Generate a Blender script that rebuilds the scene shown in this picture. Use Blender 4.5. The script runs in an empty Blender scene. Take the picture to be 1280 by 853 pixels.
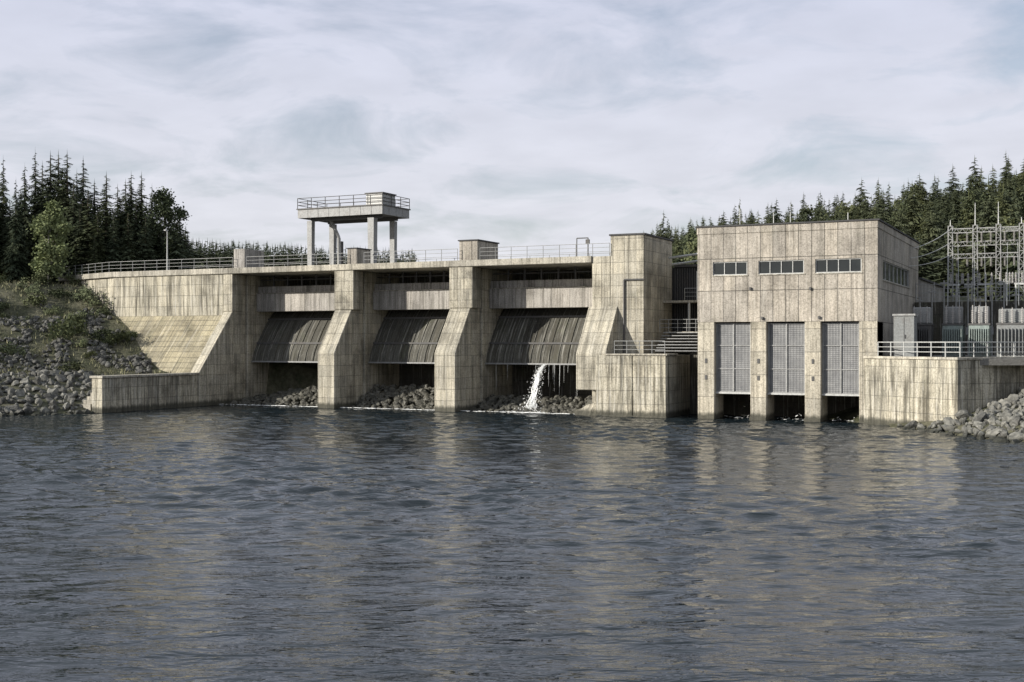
import bpy, math, random
import numpy as np
from mathutils import Vector, Matrix, noise as mnoise
random.seed(7)
R = math.radians
S = bpy.context.scene
COL = S.collection

# ------------------------------------------------------------------ camera model (metres; x along the dam, y upstream)
F = 1500.0; HZ = 428.0; CAMZ = 6.5
CA, SA = 3120 / math.hypot(3120, F), F / math.hypot(3120, F)
def ray(px):
    t = (px - 640) / F
    return (-SA + CA * t, CA + SA * t)
def xat(px, Y):
    a, b = ray(px); return Y * a / b
def zat(px, py, Y):
    a, b = ray(px); return CAMZ + (HZ - py) / F * Y / b
def pol(px, d):
    a, b = ray(px); return (a * d, b * d)

cam = bpy.data.cameras.new('camera'); co = bpy.data.objects.new('camera', cam); COL.objects.link(co)
cam.sensor_width = 36; cam.lens = 36 * F / 1280; cam.clip_end = 6000; cam.clip_start = .5
co.location = (0, 0, CAMZ); co.rotation_euler = (R(90), 0, math.atan2(SA, CA))
cam.shift_y = 1.5 / 1280
S.camera = co

# ------------------------------------------------------------------ materials
class N:
    def __init__(s, name):
        s.m = bpy.data.materials.new(name); s.m.use_nodes = True
        s.t = s.m.node_tree; s.b = s.t.nodes['Principled BSDF']
        s.b.inputs['Roughness'].default_value = .85
        s.b.inputs['Specular IOR Level'].default_value = .25
    def n(s, typ, **kw):
        x = s.t.nodes.new(typ)
        for k, v in kw.items(): setattr(x, k, v)
        return x
    def l(s, a, b): s.t.links.new(a, b)
    def val(s, sock, v):
        if isinstance(v, (int, float)): sock.default_value = v
        elif isinstance(v, tuple): sock.default_value = v if len(v) == len(sock.default_value) else v + (1,)
        else: s.l(v, sock)
    def math(s, op, a, b=0.0, clamp=False):
        x = s.n('ShaderNodeMath', operation=op, use_clamp=clamp); s.val(x.inputs[0], a); s.val(x.inputs[1], b); return x.outputs[0]
    def comb(s, a, b, c):
        x = s.n('ShaderNodeCombineXYZ'); s.val(x.inputs[0], a); s.val(x.inputs[1], b); s.val(x.inputs[2], c); return x.outputs[0]
    def noise(s, vec, scale, detail=5, rough=.6, out='Fac', dist=0):
        x = s.n('ShaderNodeTexNoise'); s.l(vec, x.inputs['Vector']); x.inputs['Scale'].default_value = scale
        x.inputs['Detail'].default_value = detail; x.inputs['Roughness'].default_value = rough
        x.inputs['Distortion'].default_value = dist
        return x.outputs[out]
    def ramp(s, f, stops):
        x = s.n('ShaderNodeValToRGB'); s.l(f, x.inputs[0]); e = x.color_ramp.elements
        while len(e) < len(stops): e.new(.5)
        for i, (p, c) in enumerate(stops):
            e[i].position = p; e[i].color = (c, c, c, 1) if isinstance(c, (int, float)) else tuple(c) + (1,)
        return x.outputs[0]
    def mix(s, f, a, b, mode='MIX'):
        x = s.n('ShaderNodeMix', data_type='RGBA', blend_type=mode)
        s.val(x.inputs[0], f); s.val(x.inputs[6], a); s.val(x.inputs[7], b); return x.outputs[2]
    def pos(s):
        g = s.n('ShaderNodeNewGeometry'); p = s.n('ShaderNodeSeparateXYZ'); s.l(g.outputs['Position'], p.inputs[0])
        return g.outputs['Position'], p.outputs
    def obj(s): return s.n('ShaderNodeTexCoord').outputs['Object']
    def rnd(s): return s.n('ShaderNodeObjectInfo').outputs['Random']
    def bump(s, h, strength=.5, dist=.05, prev=None):
        x = s.n('ShaderNodeBump'); s.l(h, x.inputs['Height']); x.inputs['Strength'].default_value = strength
        x.inputs['Distance'].default_value = dist
        if prev is not None: s.l(prev, x.inputs['Normal'])
        s.l(x.outputs[0], s.b.inputs['Normal']); return x.outputs[0]
    def color(s, c): s.val(s.b.inputs['Base Color'], c)

def concrete(name, col, streak=.6, jw=1.05, jh=1.35, joint=.55, patch=.45, tide=True, seed=0.0, moss=.25):
    k = N(name); P, (x, y, z) = k.pos()
    nn = k.n('ShaderNodeSeparateXYZ'); gg = k.n('ShaderNodeNewGeometry'); k.l(gg.outputs['True Normal'], nn.inputs[0])
    fx = k.math('GREATER_THAN', k.math('ABSOLUTE', nn.outputs[0]), .62)
    u = k.math('ADD', k.math('ADD', k.math('MULTIPLY', x, k.math('SUBTRACT', 1.0, fx)), k.math('MULTIPLY', y, fx)), seed)
    uz = k.comb(u, z, 0.0)
    pt = k.noise(k.comb(k.math('ADD', x, seed * 3), y, z), .33, 7, .65)
    grain = k.noise(P, 9, 8, .75)
    st = k.noise(k.comb(k.math('MULTIPLY', u, 2.2), 3.0, k.math('MULTIPLY', z, .11)), 1, 6, .68)
    st2 = k.noise(k.comb(k.math('MULTIPLY', u, 5.5), 9.0, k.math('MULTIPLY', z, .22)), 1, 4, .7)
    br = k.n('ShaderNodeTexBrick', offset=0.0, squash=1.0); k.l(uz, br.inputs['Vector'])
    br.inputs['Scale'].default_value = 1; br.inputs['Brick Width'].default_value = jw; br.inputs['Row Height'].default_value = jh
    br.inputs['Mortar Size'].default_value = .028; br.inputs['Mortar Smooth'].default_value = .3
    br.inputs['Color1'].default_value = (.86, .86, .86, 1); br.inputs['Color2'].default_value = (1.08, 1.06, 1.02, 1)
    br.inputs['Mortar'].default_value = (1 - joint,) * 3 + (1,)
    c = k.mix(1.0, col, br.outputs['Color'], 'MULTIPLY')
    c = k.mix(1.0, c, k.ramp(pt, [(.34, 1 - patch), (.5, 1.0), (.66, 1.2)]), 'MULTIPLY')
    c = k.mix(1.0, c, k.ramp(grain, [(.36, .56), (.5, 1.0), (.64, 1.28)]), 'MULTIPLY')
    c = k.mix(k.ramp(st, [(.47, 0.0), (.62, streak)]), c, (.055, .052, .042))
    c = k.mix(k.ramp(st2, [(.51, 0.0), (.62, streak * .85)]), c, (.07, .062, .045))
    c = k.mix(k.ramp(st2, [(.33, streak * .75), (.46, 0.0)]), c, (.56, .545, .49))
    big = k.noise(k.comb(k.math('MULTIPLY', u, .55), 21.0, k.math('MULTIPLY', z, .09)), 1, 7, .72, dist=.6)
    c = k.mix(k.ramp(big, [(.52, 0.0), (.66, streak * .75)]), c, (.085, .082, .07))
    spots = k.noise(k.comb(u, y, z), 2.3, 8, .8)
    c = k.mix(k.ramp(spots, [(.58, 0.0), (.68, .45)]), c, (.10, .095, .08))
    c = k.mix(k.ramp(spots, [(.30, .4), (.40, 0.0)]), c, (.55, .54, .50))
    if moss:
        mo = k.noise(k.comb(u, y, k.math('MULTIPLY', z, .6)), .7, 6, .7)
        c = k.mix(k.ramp(mo, [(.55, 0.0), (.75, moss)]), c, (.09, .10, .055))
    if tide:   # algae band left by the river
        e = k.math('ADD', z, k.math('MULTIPLY', k.noise(k.comb(k.math('MULTIPLY', u, 3.0), y, 0.0), 1, 4), -.7))
        c = k.mix(k.ramp(e, [(.0, .85), (.12, .6), (.3, 0.0)]), c, (.035, .036, .028))
    k.color(c)
    h = k.math('ADD', k.math('MULTIPLY', grain, .5), k.math('MULTIPLY', br.outputs['Fac'], -.8))
    h = k.math('ADD', h, k.math('MULTIPLY', st2, .25))
    k.bump(h, .7, .05)
    return k.m

def metal(name, col, rough=.5, met=.3, rust=.3, scale=2.0):
    k = N(name); P, (x, y, z) = k.pos()
    n = k.noise(k.comb(k.math('ADD', x, y), y, k.math('MULTIPLY', z, .35)), scale, 6, .7)
    c = k.mix(k.ramp(n, [(.5, 0.0), (.75, rust)]), col, (.09, .065, .045))
    c = k.mix(1.0, c, k.ramp(k.noise(P, 7, 5), [(.35, .8), (.6, 1.1)]), 'MULTIPLY')
    k.color(c); k.b.inputs['Roughness'].default_value = rough; k.b.inputs['Metallic'].default_value = met
    return k.m

def foliage(name, dark, light, trans=.15):
    k = N(name); P, _ = k.pos()
    n = k.noise(P, 1.1, 4, .7); rn = k.rnd()
    c = k.mix(k.ramp(n, [(.35, 0.0), (.65, 1.0)]), dark, light)
    c = k.mix(1.0, c, k.ramp(rn, [(0, (.75, .8, .8)), (.5, (1, 1, 1)), (1, (1.25, 1.2, .95))]), 'MULTIPLY')
    k.color(c); k.b.inputs['Roughness'].default_value = .8
    return k.m

M = {}
M['conc_house'] = concrete('concrete_panels', (.41, .38, .335), .36, 1.05, 2.7, .75, .35, False, .4)
M['conc_pillar'] = concrete('concrete_pillar', (.45, .42, .35), .4, 3.0, 1.9, .42, .4, True, 1.3)
M['conc_dam'] = concrete('concrete_pier', (.44, .415, .345), .5, 1.1, 1.05, .36, .5, True, 2.2)
M['conc_wall'] = concrete('concrete_streaked', (.45, .425, .35), .85, 2.4, 1.15, .4, .5, True, 5.1)
M['conc_slope'] = concrete('concrete_slope', (.36, .325, .23), .5, 3.2, .55, .5, .5, False, 4.2, .4)
M['conc_deck'] = concrete('concrete_deck', (.42, .40, .345), .45, 3.2, 9, .35, .35, False, 3.7, .1)
M['conc_beam'] = concrete('concrete_beam', (.38, .365, .345), .5, 1.9, 9, .35, .3, False, 8.3, .05)
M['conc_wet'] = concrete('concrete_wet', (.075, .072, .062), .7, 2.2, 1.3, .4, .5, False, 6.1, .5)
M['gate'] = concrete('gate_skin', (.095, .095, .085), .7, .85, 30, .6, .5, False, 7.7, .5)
M['steel'] = metal('galvanised_steel', (.33, .335, .33), .5, .35)
M['steel_dark'] = metal('weathered_steel', (.10, .10, .10), .6, .2, .5)
M['steel_pale'] = metal('pale_painted_steel', (.45, .46, .45), .5, .1, .35)
M['grey_paint'] = metal('grey_paint', (.21, .22, .22), .6, .1, .4)
M['grey_steel'] = metal('dull_grey_steel', (.27, .275, .275), .6, .2, .45)
M['louvre'] = None
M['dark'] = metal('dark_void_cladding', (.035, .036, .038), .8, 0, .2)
M['green_paint'] = metal('grey_green_paint', (.24, .285, .27), .5, .1, .4)
M['porcelain'] = metal('porcelain', (.35, .34, .33), .3, 0, .1)
M['roofing'] = metal('roof_felt', (.07, .07, .072), .9, 0, .1)
M['bark'] = foliage('bark', (.05, .042, .034), (.11, .095, .08))
M['birch_bark'] = foliage('birch_bark', (.22, .21, .19), (.45, .44, .41))
M['spruce'] = foliage('spruce_needles', (.032, .043, .024), (.085, .102, .055))
M['spruce_hill'] = foliage('spruce_needles_hill', (.05, .062, .034), (.12, .135, .075))
M['birch'] = foliage('birch_leaves', (.12, .145, .06), (.22, .25, .12))
M['broad'] = foliage('broad_leaves', (.035, .045, .022), (.08, .095, .045))
M['shrub'] = foliage('shrub_leaves', (.045, .058, .028), (.14, .16, .085))
M['grass'] = foliage('grass_blades', (.10, .11, .06), (.30, .29, .19))

k = N('louvre_panel'); P, (x, y, z) = k.pos()          # fine vertical mesh bars on the intake doors
w = k.math('SINE', k.math('MULTIPLY', x, 52.0)); w2 = k.math('SINE', k.math('MULTIPLY', z, 40.0))
g = k.noise(P, 1.2, 6, .7)
c = k.mix(k.ramp(g, [(.35, 0.0), (.7, 1.0)]), (.17, .175, .18), (.27, .275, .275))
c = k.mix(k.ramp(k.math('MULTIPLY', k.math('ADD', w, 1.0), .5), [(.25, .55), (.55, 0.0)]), c, (.05, .05, .055))
k.color(c); k.b.inputs['Roughness'].default_value = .5; k.b.inputs['Metallic'].default_value = .2
k.bump(k.math('ADD', w, k.math('MULTIPLY', w2, .4)), .5, .02); M['louvre'] = k.m

k = N('window_glass'); P, _ = k.pos()
k.color(k.mix(k.noise(P, .9, 3), (.008, .01, .012), (.03, .036, .036))); k.b.inputs['Roughness'].default_value = .12
k.b.inputs['Specular IOR Level'].default_value = .5; M['glass'] = k.m

k = N('boulder'); P = k.obj(); rn = k.rnd()
n = k.noise(P, 2.5, 8, .7)
c = k.mix(k.ramp(n, [(.3, 0.0), (.7, 1.0)]), (.055, .056, .052), (.26, .258, .24))
c = k.mix(1.0, c, k.ramp(rn, [(0, (.6, .6, .6)), (.5, (1, 1, .97)), (1, (1.3, 1.28, 1.22))]), 'MULTIPLY')
WP, (qx, qy, qz) = k.pos()
c = k.mix(k.ramp(k.math('ADD', qz, k.math('MULTIPLY', n, .25)), [(.28, .85), (.5, 0.0)]), c, (.028, .03, .024))
k.color(c); k.bump(k.noise(P, 6, 8, .75), .6, .1); M['rock'] = k.m
k = N('wet_boulder'); P = k.obj(); n = k.noise(P, 2.0, 8, .7)
k.color(k.ramp(n, [(.35, (.03, .03, .026)), (.7, (.16, .155, .13))])); k.bump(n, .6, .1); k.b.inputs['Roughness'].default_value = .5; M['wet_rock'] = k.m

k = N('river_water'); P, (x, y, z) = k.pos()
k.color((.010, .016, .020)); k.b.inputs['Roughness'].default_value = .04; k.b.inputs['IOR'].default_value = 1.4
k.b.inputs['Specular IOR Level'].default_value = .5
# ripples run across the wind, which blows down the valley towards the camera
cu = k.math('ADD', k.math('MULTIPLY', x, CA), k.math('MULTIPLY', y, SA)); cv = k.math('ADD', k.math('MULTIPLY', x, -SA), k.math('MULTIPLY', y, CA))
v1 = k.comb(k.math('MULTIPLY', cu, .55), k.math('MULTIPLY', cv, 1.5), 0.0)
n1 = k.noise(v1, 1.0, 3, .55, dist=.4); n2 = k.noise(v1, 2.7, 3, .6, dist=.3); n3 = k.noise(v1, 7.0, 2, .6)
pat = k.ramp(k.noise(k.comb(k.math('MULTIPLY', cu, .03), k.math('MULTIPLY', cv, .07), 0.0), 1.0, 3), [(.35, .45), (.65, 1.0)])
h = k.math('MULTIPLY', k.math('ADD', k.math('ADD', k.math('MULTIPLY', n1, .16), k.math('MULTIPLY', n2, .035)), k.math('MULTIPLY', n3, .008)), pat)
k.bump(h, 1.0, 1.0); M['water'] = k.m

k = N('ground_soil'); P, (x, y, z) = k.pos()
n = k.noise(P, .35, 8, .7); n2 = k.noise(P, 3, 6, .7)
c = k.mix(k.ramp(n, [(.4, 0.0), (.6, 1.0)]), (.05, .055, .03), (.13, .125, .085))
c = k.mix(1.0, c, k.ramp(n2, [(.3, .55), (.7, 1.4)]), 'MULTIPLY'); k.color(c); k.bump(n2, .8, .2); M['ground'] = k.m

k = N('white_water'); P, _ = k.pos(); k.color((.82, .84, .84)); k.b.inputs['Roughness'].default_value = .4
k.b.inputs['Subsurface Weight'].default_value = 0; M['foam'] = k.m

# ------------------------------------------------------------------ mesh helpers
def world_of(o):
    v = Vector((0, 0, 0))
    while o is not None: v += o.location; o = o.parent
    return v
class MB:
    def __init__(s): s.v = []; s.f = []
    def add(s, vs, fs):
        b = len(s.v); s.v += [tuple(p) for p in vs]; s.f += [tuple(b + i for i in f) for f in fs]; return s
    def box(s, x0, x1, y0, y1, z0, z1):
        return s.add([(x0, y0, z0), (x1, y0, z0), (x1, y1, z0), (x0, y1, z0), (x0, y0, z1), (x1, y0, z1), (x1, y1, z1), (x0, y1, z1)],
                     [(0, 3, 2, 1), (4, 5, 6, 7), (0, 1, 5, 4), (1, 2, 6, 5), (2, 3, 7, 6), (3, 0, 4, 7)])
    def prism_x(s, prof, x0, x1):
        n = len(prof); vs = [(x0, y, z) for y, z in prof] + [(x1, y, z) for y, z in prof]
        return s.add(vs, [tuple(range(n)), tuple(range(2 * n - 1, n - 1, -1))] + [(i, i + n, (i + 1) % n + n, (i + 1) % n) for i in range(n)])
    def prism_z(s, poly, z0, z1):
        n = len(poly); vs = [(x, y, z0) for x, y in poly] + [(x, y, z1) for x, y in poly]
        return s.add(vs, [tuple(range(n - 1, -1, -1)), tuple(range(n, 2 * n))] + [(i, (i + 1) % n, (i + 1) % n + n, i + n) for i in range(n)])
    def tube(s, p, q, r0, r1=None, n=6):
        p, q = Vector(p), Vector(q); r1 = r0 if r1 is None else r1; d = (q - p)
        if d.length < 1e-6: return s
        d.normalize(); a = d.orthogonal().normalized(); b = d.cross(a)
        vs = [p + (a * math.cos(t) + b * math.sin(t)) * r0 for t in [2 * math.pi * i / n for i in range(n)]]
        vs += [q + (a * math.cos(t) + b * math.sin(t)) * r1 for t in [2 * math.pi * i / n for i in range(n)]]
        return s.add(vs, [tuple(range(n - 1, -1, -1)), tuple(range(n, 2 * n))] + [(i, (i + 1) % n, (i + 1) % n + n, i + n) for i in range(n)])
    def bar(s, p, q, w, h=None):
        h = w if h is None else h
        p, q = Vector(p), Vector(q); d = (q - p).normalized(); up = Vector((0, 0, 1)) if abs(d.z) < .9 else Vector((0, 1, 0))
        a = d.cross(up).normalized() * w / 2; b = a.normalized().cross(d).normalized() * h / 2
        vs = [p - a - b, p + a - b, p + a + b, p - a + b, q - a - b, q + a - b, q + a + b, q - a + b]
        return s.add(vs, [(0, 3, 2, 1), (4, 5, 6, 7), (0, 1, 5, 4), (1, 2, 6, 5), (2, 3, 7, 6), (3, 0, 4, 7)])
    def build(s, name, mat, parent=None, bevel=0, smooth=False, org=None):
        o_ = world_of(parent) if parent is not None else Vector(org or (0, 0, 0))
        me = bpy.data.meshes.new(name); me.from_pydata([(p[0] - o_.x, p[1] - o_.y, p[2] - o_.z) for p in s.v], [], s.f)
        import bmesh
        if len(s.f) < 20000:
            bm = bmesh.new(); bm.from_mesh(me)
            if not getattr(s, 'open', False): bmesh.ops.recalc_face_normals(bm, faces=bm.faces)
            bm.to_mesh(me); bm.free()
        me.materials.append(mat)
        if smooth: me.polygons.foreach_set('use_smooth', [True] * len(me.polygons))
        o = bpy.data.objects.new(name, me); COL.objects.link(o)
        if parent is not None: o.parent = parent
        else: o.location = o_
        if bevel:
            b = o.modifiers.new('Bevel', 'BEVEL'); b.width = bevel; b.segments = 1; b.limit_method = 'ANGLE'
        return o
def tag(o, label, cat, group=None, kind=None):
    if label: o['label'] = label
    if cat: o['category'] = cat
    if group: o['group'] = group
    if kind: o['kind'] = kind
    return o
def thing(name, label, cat, loc, group=None):
    o = bpy.data.objects.new(name, None); COL.objects.link(o); o.location = loc; o.empty_display_size = .5
    return tag(o, label, cat, group)
def dup(root, loc, rotz=0, scale=1, label=None):
    r = root.copy(); COL.objects.link(r); r.location = loc; r.rotation_euler = (0, 0, rotz)
    r.scale = (scale,) * 3 if isinstance(scale, (int, float)) else scale
    if label: r['label'] = label
    for ch in list(root.children):
        c = ch.copy(); COL.objects.link(c); c.parent = r
        for g in list(ch.children):
            d = g.copy(); COL.objects.link(d); d.parent = c
    return r
def struct(o): o['kind'] = 'structure'; return o

# ------------------------------------------------------------------ key planes
YF, YU, YB = 98.0, 101.0, 105.0
ZD, ZSB, ZS, ZL = 14.3, 13.7, 9.75, 5.5
XA = -81.15                                   # river face of the left abutment
TX0, TX1 = xat(740, YU), xat(805, YU)         # tower at the right end of the spillway
HX0, HX1, HY, HY1, HZT = xat(872, 98.6), xat(1097, 98.6), 98.6, 123.9, 16.2
WA, WB = Vector((-16.2, 98.5)), Vector((-8.6, 92.5))        # right river wall
WC = WB + Vector((.6, .8)) * 26

# ------------------------------------------------------------------ terrain
def lerp_prof(p, t):
    if t <= p[0][0]: return p[0][1]
    for (a, b), (c, d) in zip(p, p[1:]):
        if t <= c: return b + (d - b) * (t - a) / (c - a)
    return p[-1][1]
LP = [(-25, -4), (0, -.15), (10.5, 3.2), (13, 3.5), (24.7, 9.4), (31, 13.0), (60, 14.2), (300, 20), (900, 60)]
RP = [(-20, -4), (0, -.2), (2.2, 1.0), (9, 2.9), (12.5, 5.2), (400, 5.2)]
def sd_(x, y): return -.77 * (x + 81.2) + .64 * (y - 82.5)
def rd_(x, y): return .772 * (x + 11.5) + .636 * (y - 92.8)
def rr_(x, y): return .676 * x + .737 * y
def sm(t): t = min(1, max(0, t)); return t * t * (3 - 2 * t)
def height(x, y):
    n = mnoise.noise(Vector((x * .08, y * .08, 3.1))) ; n2 = mnoise.noise(Vector((x * .4, y * .4, 1.7)))
    sd, rd, r = sd_(x, y), rd_(x, y), rr_(x, y)
    hl = lerp_prof(LP, sd); hr = lerp_prof(RP, rd)
    if sd > 11: hl += n2 * .25 + n * .6 * sm((sd - 12) / 15)
    if x > XA - .6 and 60 < y < 107: hl = -3.0
    h = max(hl, hr)
    if y > 111 and sd < 40: h = max(h, 7.5) if x < -31 else max(h, 5.2)
    if y > 121 and x > -31: h = max(h, 10.1)
    if r > 95: h = max(h, 10 + 23.5 * sm((r - 95) / 125) + n * 2.5 + (r > 215) * (r - 215) * .02)
    if y > 300: h = max(h, 9 + 12 * sm((y - 300) / 110))
    near = math.hypot(x, y)
    if near < 17 or (y < -2): h = max(h, 4.7 * sm((17 - near) / 9) if y > -2 else 4.7)
    return h
def coords(lo, hi, c0, c1, fine):
    a = list(np.arange(c0, c1, fine)); st = fine; p = c0
    while p > lo: st *= 1.25; p -= min(st, 160); a.insert(0, p)
    st = fine; p = a[-1]
    while p < hi: st *= 1.25; p += min(st, 160); a.append(p)
    return a
gx = coords(-3200, 3200, -125, 20, 1.3); gy = coords(-1200, 4200, 70, 135, 1.3)
vs = [(x, y, height(x, y)) for y in gy for x in gx]; nx = len(gx)
mb = MB(); mb.add(vs, [(j * nx + i, j * nx + i + 1, (j + 1) * nx + i + 1, (j + 1) * nx + i) for j in range(len(gy) - 1) for i in range(nx - 1)])
mb.open = True
struct(mb.build('ground', M['ground'], smooth=True))

# river: a fine sheet of real waves
wx = np.arange(-120, 36.01, .17); wy = np.arange(4, 107.01, .17)
X, Y = np.meshgrid(wx, wy); Z = np.zeros_like(X); rg = np.random.default_rng(4)
wind = .55 + .45 * (np.sin(X * .021 + Y * .05 + 1.0) * np.sin(X * .043 - Y * .071) + .4 * np.sin(Y * .19 + X * .04)) # gusts: calmer and rougher patches
for i in range(90):
    lam = .5 * (3.2 / .5) ** rg.random(); ang = math.atan2(CA, -SA) + rg.normal(0, .48); kk = 2 * math.pi / lam
    Z += .0044 * lam * np.sin(kk * (X * math.cos(ang) + Y * math.sin(ang)) + rg.random() * 6.28)
Z *= np.clip(wind * 1.3, .42, 1.3); Z -= Z.mean()
nxw, nyw = len(wx), len(wy); idx = np.arange(nxw * nyw).reshape(nyw, nxw)
quads = np.stack([idx[:-1, :-1], idx[:-1, 1:], idx[1:, 1:], idx[1:, :-1]], -1).reshape(-1, 4)
me = bpy.data.meshes.new('river'); me.vertices.add(nxw * nyw)
me.vertices.foreach_set('co', np.stack([X, Y, Z], -1).astype(np.float32).ravel())
me.loops.add(quads.size); me.loops.foreach_set('vertex_index', quads.ravel().astype(np.int32))
me.polygons.add(len(quads)); me.polygons.foreach_set('loop_start', np.arange(0, quads.size, 4, dtype=np.int32))
me.polygons.foreach_set('use_smooth', np.ones(len(quads), bool)); me.update(); me.validate()
me.materials.append(M['water']); ro = bpy.data.objects.new('river', me); COL.objects.link(ro); struct(ro)
mb = MB().box(-700, -31, 112.5, 420, 11.9, 12.3); struct(mb.build('reservoir_water', M['water']))

# ------------------------------------------------------------------ railings
def railing(pts, label, h=1.1, step=1.7, rails=3, mat='steel', r=.026, cat='railing', group=None):
    pts = [Vector(p) for p in pts]
    t = thing('railing', label, cat, pts[0], group)
    mb = MB()
    for a, b in zip(pts, pts[1:]):
        for i in range(rails):
            zz = Vector((0, 0, h * (1 - i / rails)))
            mb.tube(a + zz, b + zz, r if i == 0 else r * .75, n=5)
    mb.build('rail', M[mat], t)
    for a, b in zip(pts, pts[1:]):
        n = max(1, round((b - a).length / step))
        for i in range(n + (b is pts[-1])):
            q = a.lerp(b, i / n); MB().tube(q, q + Vector((0, 0, h + .02)), r * 1.15, n=5).build('post', M[mat], t)
    return t

# ------------------------------------------------------------------ dam
dam = thing('dam', 'weathered concrete spillway dam with three gated bays and sloping buttress piers across the river', 'dam', (-62, 104, 0))
def pier(x0, x1, yl, zl, zb=-3, slots=True):
    mb = MB()
    if zb < 0: mb.prism_x([(yl, zb), (yl, zl), (YU, ZS), (102.7, ZS), (102.7, zb)], x0, x1); mb.box(x0 - .03, x1 + (.28 if x0 > -75 else .03), YU - .06, 102.697, ZS + .003, ZSB - .004)
    else: mb.prism_x([(yl, zb), (yl, zl), (YU, ZS), (YU, ZS - .2), (YU + .3, zb)], x0, x1)
    if slots:
        mb.box(x0 + .22, x1 - .22, 102.7, 103.5, -3, ZSB - .004)
        mb.box(x0 - .0, x1 + .0, 103.5, 112, -3, ZSB - .004)
    return mb
P1 = (xat(397, YF), xat(418, YF)); P2 = (xat(543, YF), xat(569, YF)); P3 = (xat(720, YF), xat(757, YF))
pp = []
for (a, b) in (P1, P2):
    pp.append(pier(a, b, YF, ZL).build('pier', M['conc_dam'], dam, .05))
ab = pier(XA - 1.15, XA, 95.7, 3.4); abo = ab.build('abutment', M['conc_dam'], dam, .05)
leg = pier(P3[0], P3[1], YF, ZL, 2.3, False).build('buttress', M['conc_dam'], dam, .05)
# tower
tx = xat(763, YU)
tw = MB().prism_x([(YU, -3), (YU, ZSB + .55), (112, ZSB + .55), (112, -3)], TX0, tx - .003)
tw.prism_x([(YU, -3), (YU, 16.05), (109, 16.05), (109, -3)], tx, TX1)
two = tw.build('tower', M['conc_dam'], dam, .05)
MB().box(tx - .1, TX1 + .1, YU - .1, 109.1, 16.053, 16.2).build('tower_cap', M['roofing'], two)
px_, pz_ = xat(780, YU - .12), zat(780, 350, YU)
MB().tube((px_, YU - .12, 5.5), (px_, YU - .12, pz_), .09).tube((px_, YU - .12, pz_), (TX1 + .05, YU - .12, pz_), .08).build('drain_pipe', M['steel_dark'], two)
# left retaining part of the dam
XL = -97.6
MB().prism_x([(YU, 9.0), (YU, ZSB - .004), (112, ZSB - .004), (112, 9.0)], XL, XA - 1.153).build('abutment_wall', M['conc_wall'], dam, .05)
MB().prism_z([(XL - .003, YU), (XL - .003, YU + 3), (-109, 107.5), (-109, 104.7)], 8, ZSB - .004).build('abutment_wall', M['conc_wall'], dam, .05)
MB().prism_x([(95.72, -1), (95.72, 3.05), (100.997, 9.35), (100.997, -1)], XL + .0, XA - 1.153).build('sloping_apron', M['conc_slope'], dam)
# deck
MB().box(-98.2, TX0 - .003, YU - .18, 112.3, ZSB, ZD).build('deck_slab', M['conc_deck'], dam, .04)
MB().prism_z([(-98.203, YU - .18), (-98.203, 112.3), (-110, 113), (-110, 104.7)], ZSB, ZD).build('deck_slab', M['conc_deck'], dam, .04)
# pier heads
MB().box(xat(292, 101.2), xat(306, 101.2), 101.2, 104.5, ZD, 16.3).build('pier_head', M['conc_beam'], abo, .04)
MB().box(xat(434, 101.2), xat(446, 101.2), 101.2, 103.8, ZD, 15.85).build('pier_head', M['conc_house'], pp[0], .04)
MB().box(xat(574, 101.2), xat(597, 101.2), 101.2, 105.6, ZD, 16.15).build('pier_head', M['conc_house'], pp[1], .04)
MB().box(xat(574, 101.2) - .1, xat(597, 101.2) + .1, 101.1, 105.7, 16.153, 16.27).build('pier_cap', M['roofing'], pp[1])
MB().box(xat(434, 101.2) - .08, xat(446, 101.2) + .08, 101.12, 103.88, 15.853, 15.95).build('pier_cap', M['roofing'], pp[0])
# bays
bays = [(XA, P1[0]), (P1[1], P2[0]), (P2[1], TX0)]
for bi, (a, b) in enumerate(bays):
    MB().box(a + .003, b - .003, YB, YB + .9, 9.8, 11.72).build('curtain_wall', M['conc_beam'], dam, .03)
    MB().box(a + .003, b - .003, YB + .3, YB + .9, 11.8, 12.5).build('curtain_wall', M['conc_beam'], dam, .03)
    MB().box(a + .003, b - .003, YB - .06, YB + .5, 11.72, 11.8).build('curtain_ledge', M['conc_deck'], dam)
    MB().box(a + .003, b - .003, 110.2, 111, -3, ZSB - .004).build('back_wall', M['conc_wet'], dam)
    prof = [(108.9, 10.7), (108.2, 10.0), (107.1, 9.0), (106.0, 7.7), (105.1, 6.4), (104.5, 5.4), (104.2, 4.5)]
    loop = prof + [(y + .3, z + .05) for y, z in prof[::-1]]
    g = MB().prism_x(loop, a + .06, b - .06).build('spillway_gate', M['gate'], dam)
    n = int((b - a) / .92)
    for i in range(1, n):
        xx = a + (b - a) * i / n
        rl = [(y - .09, z) for y, z in prof] + [(y + .02, z + .01) for y, z in prof[::-1]]
        MB().prism_x(rl, xx - .03, xx + .03).build('gate_rib', M['gate'], g)
    for q in (2, 4): MB().box(a + .07, b - .07, prof[q][0] - .17, prof[q][0] - .06, prof[q][1] - .09, prof[q][1] + .09).build('gate_girder', M['steel_dark'], g)
    MB().box(a + .07, b - .07, 104.02, 104.22, 4.36, 4.5).build('gate_lip', M['grey_steel'], g)
    # hoist gear hanging in the slot under the deck
    mb = MB()
    for i in range(1, 7):
        xx = a + (b - a) * i / 7; mb.box(xx - .07, xx + .07, 105.6, 105.75, 12.503, 13.69)
    mb.tube((a + .1, 105.67, 13.2), (b - .1, 105.67, 13.2), .06).build('hoist_bar', M['steel_dark'], dam)
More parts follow.
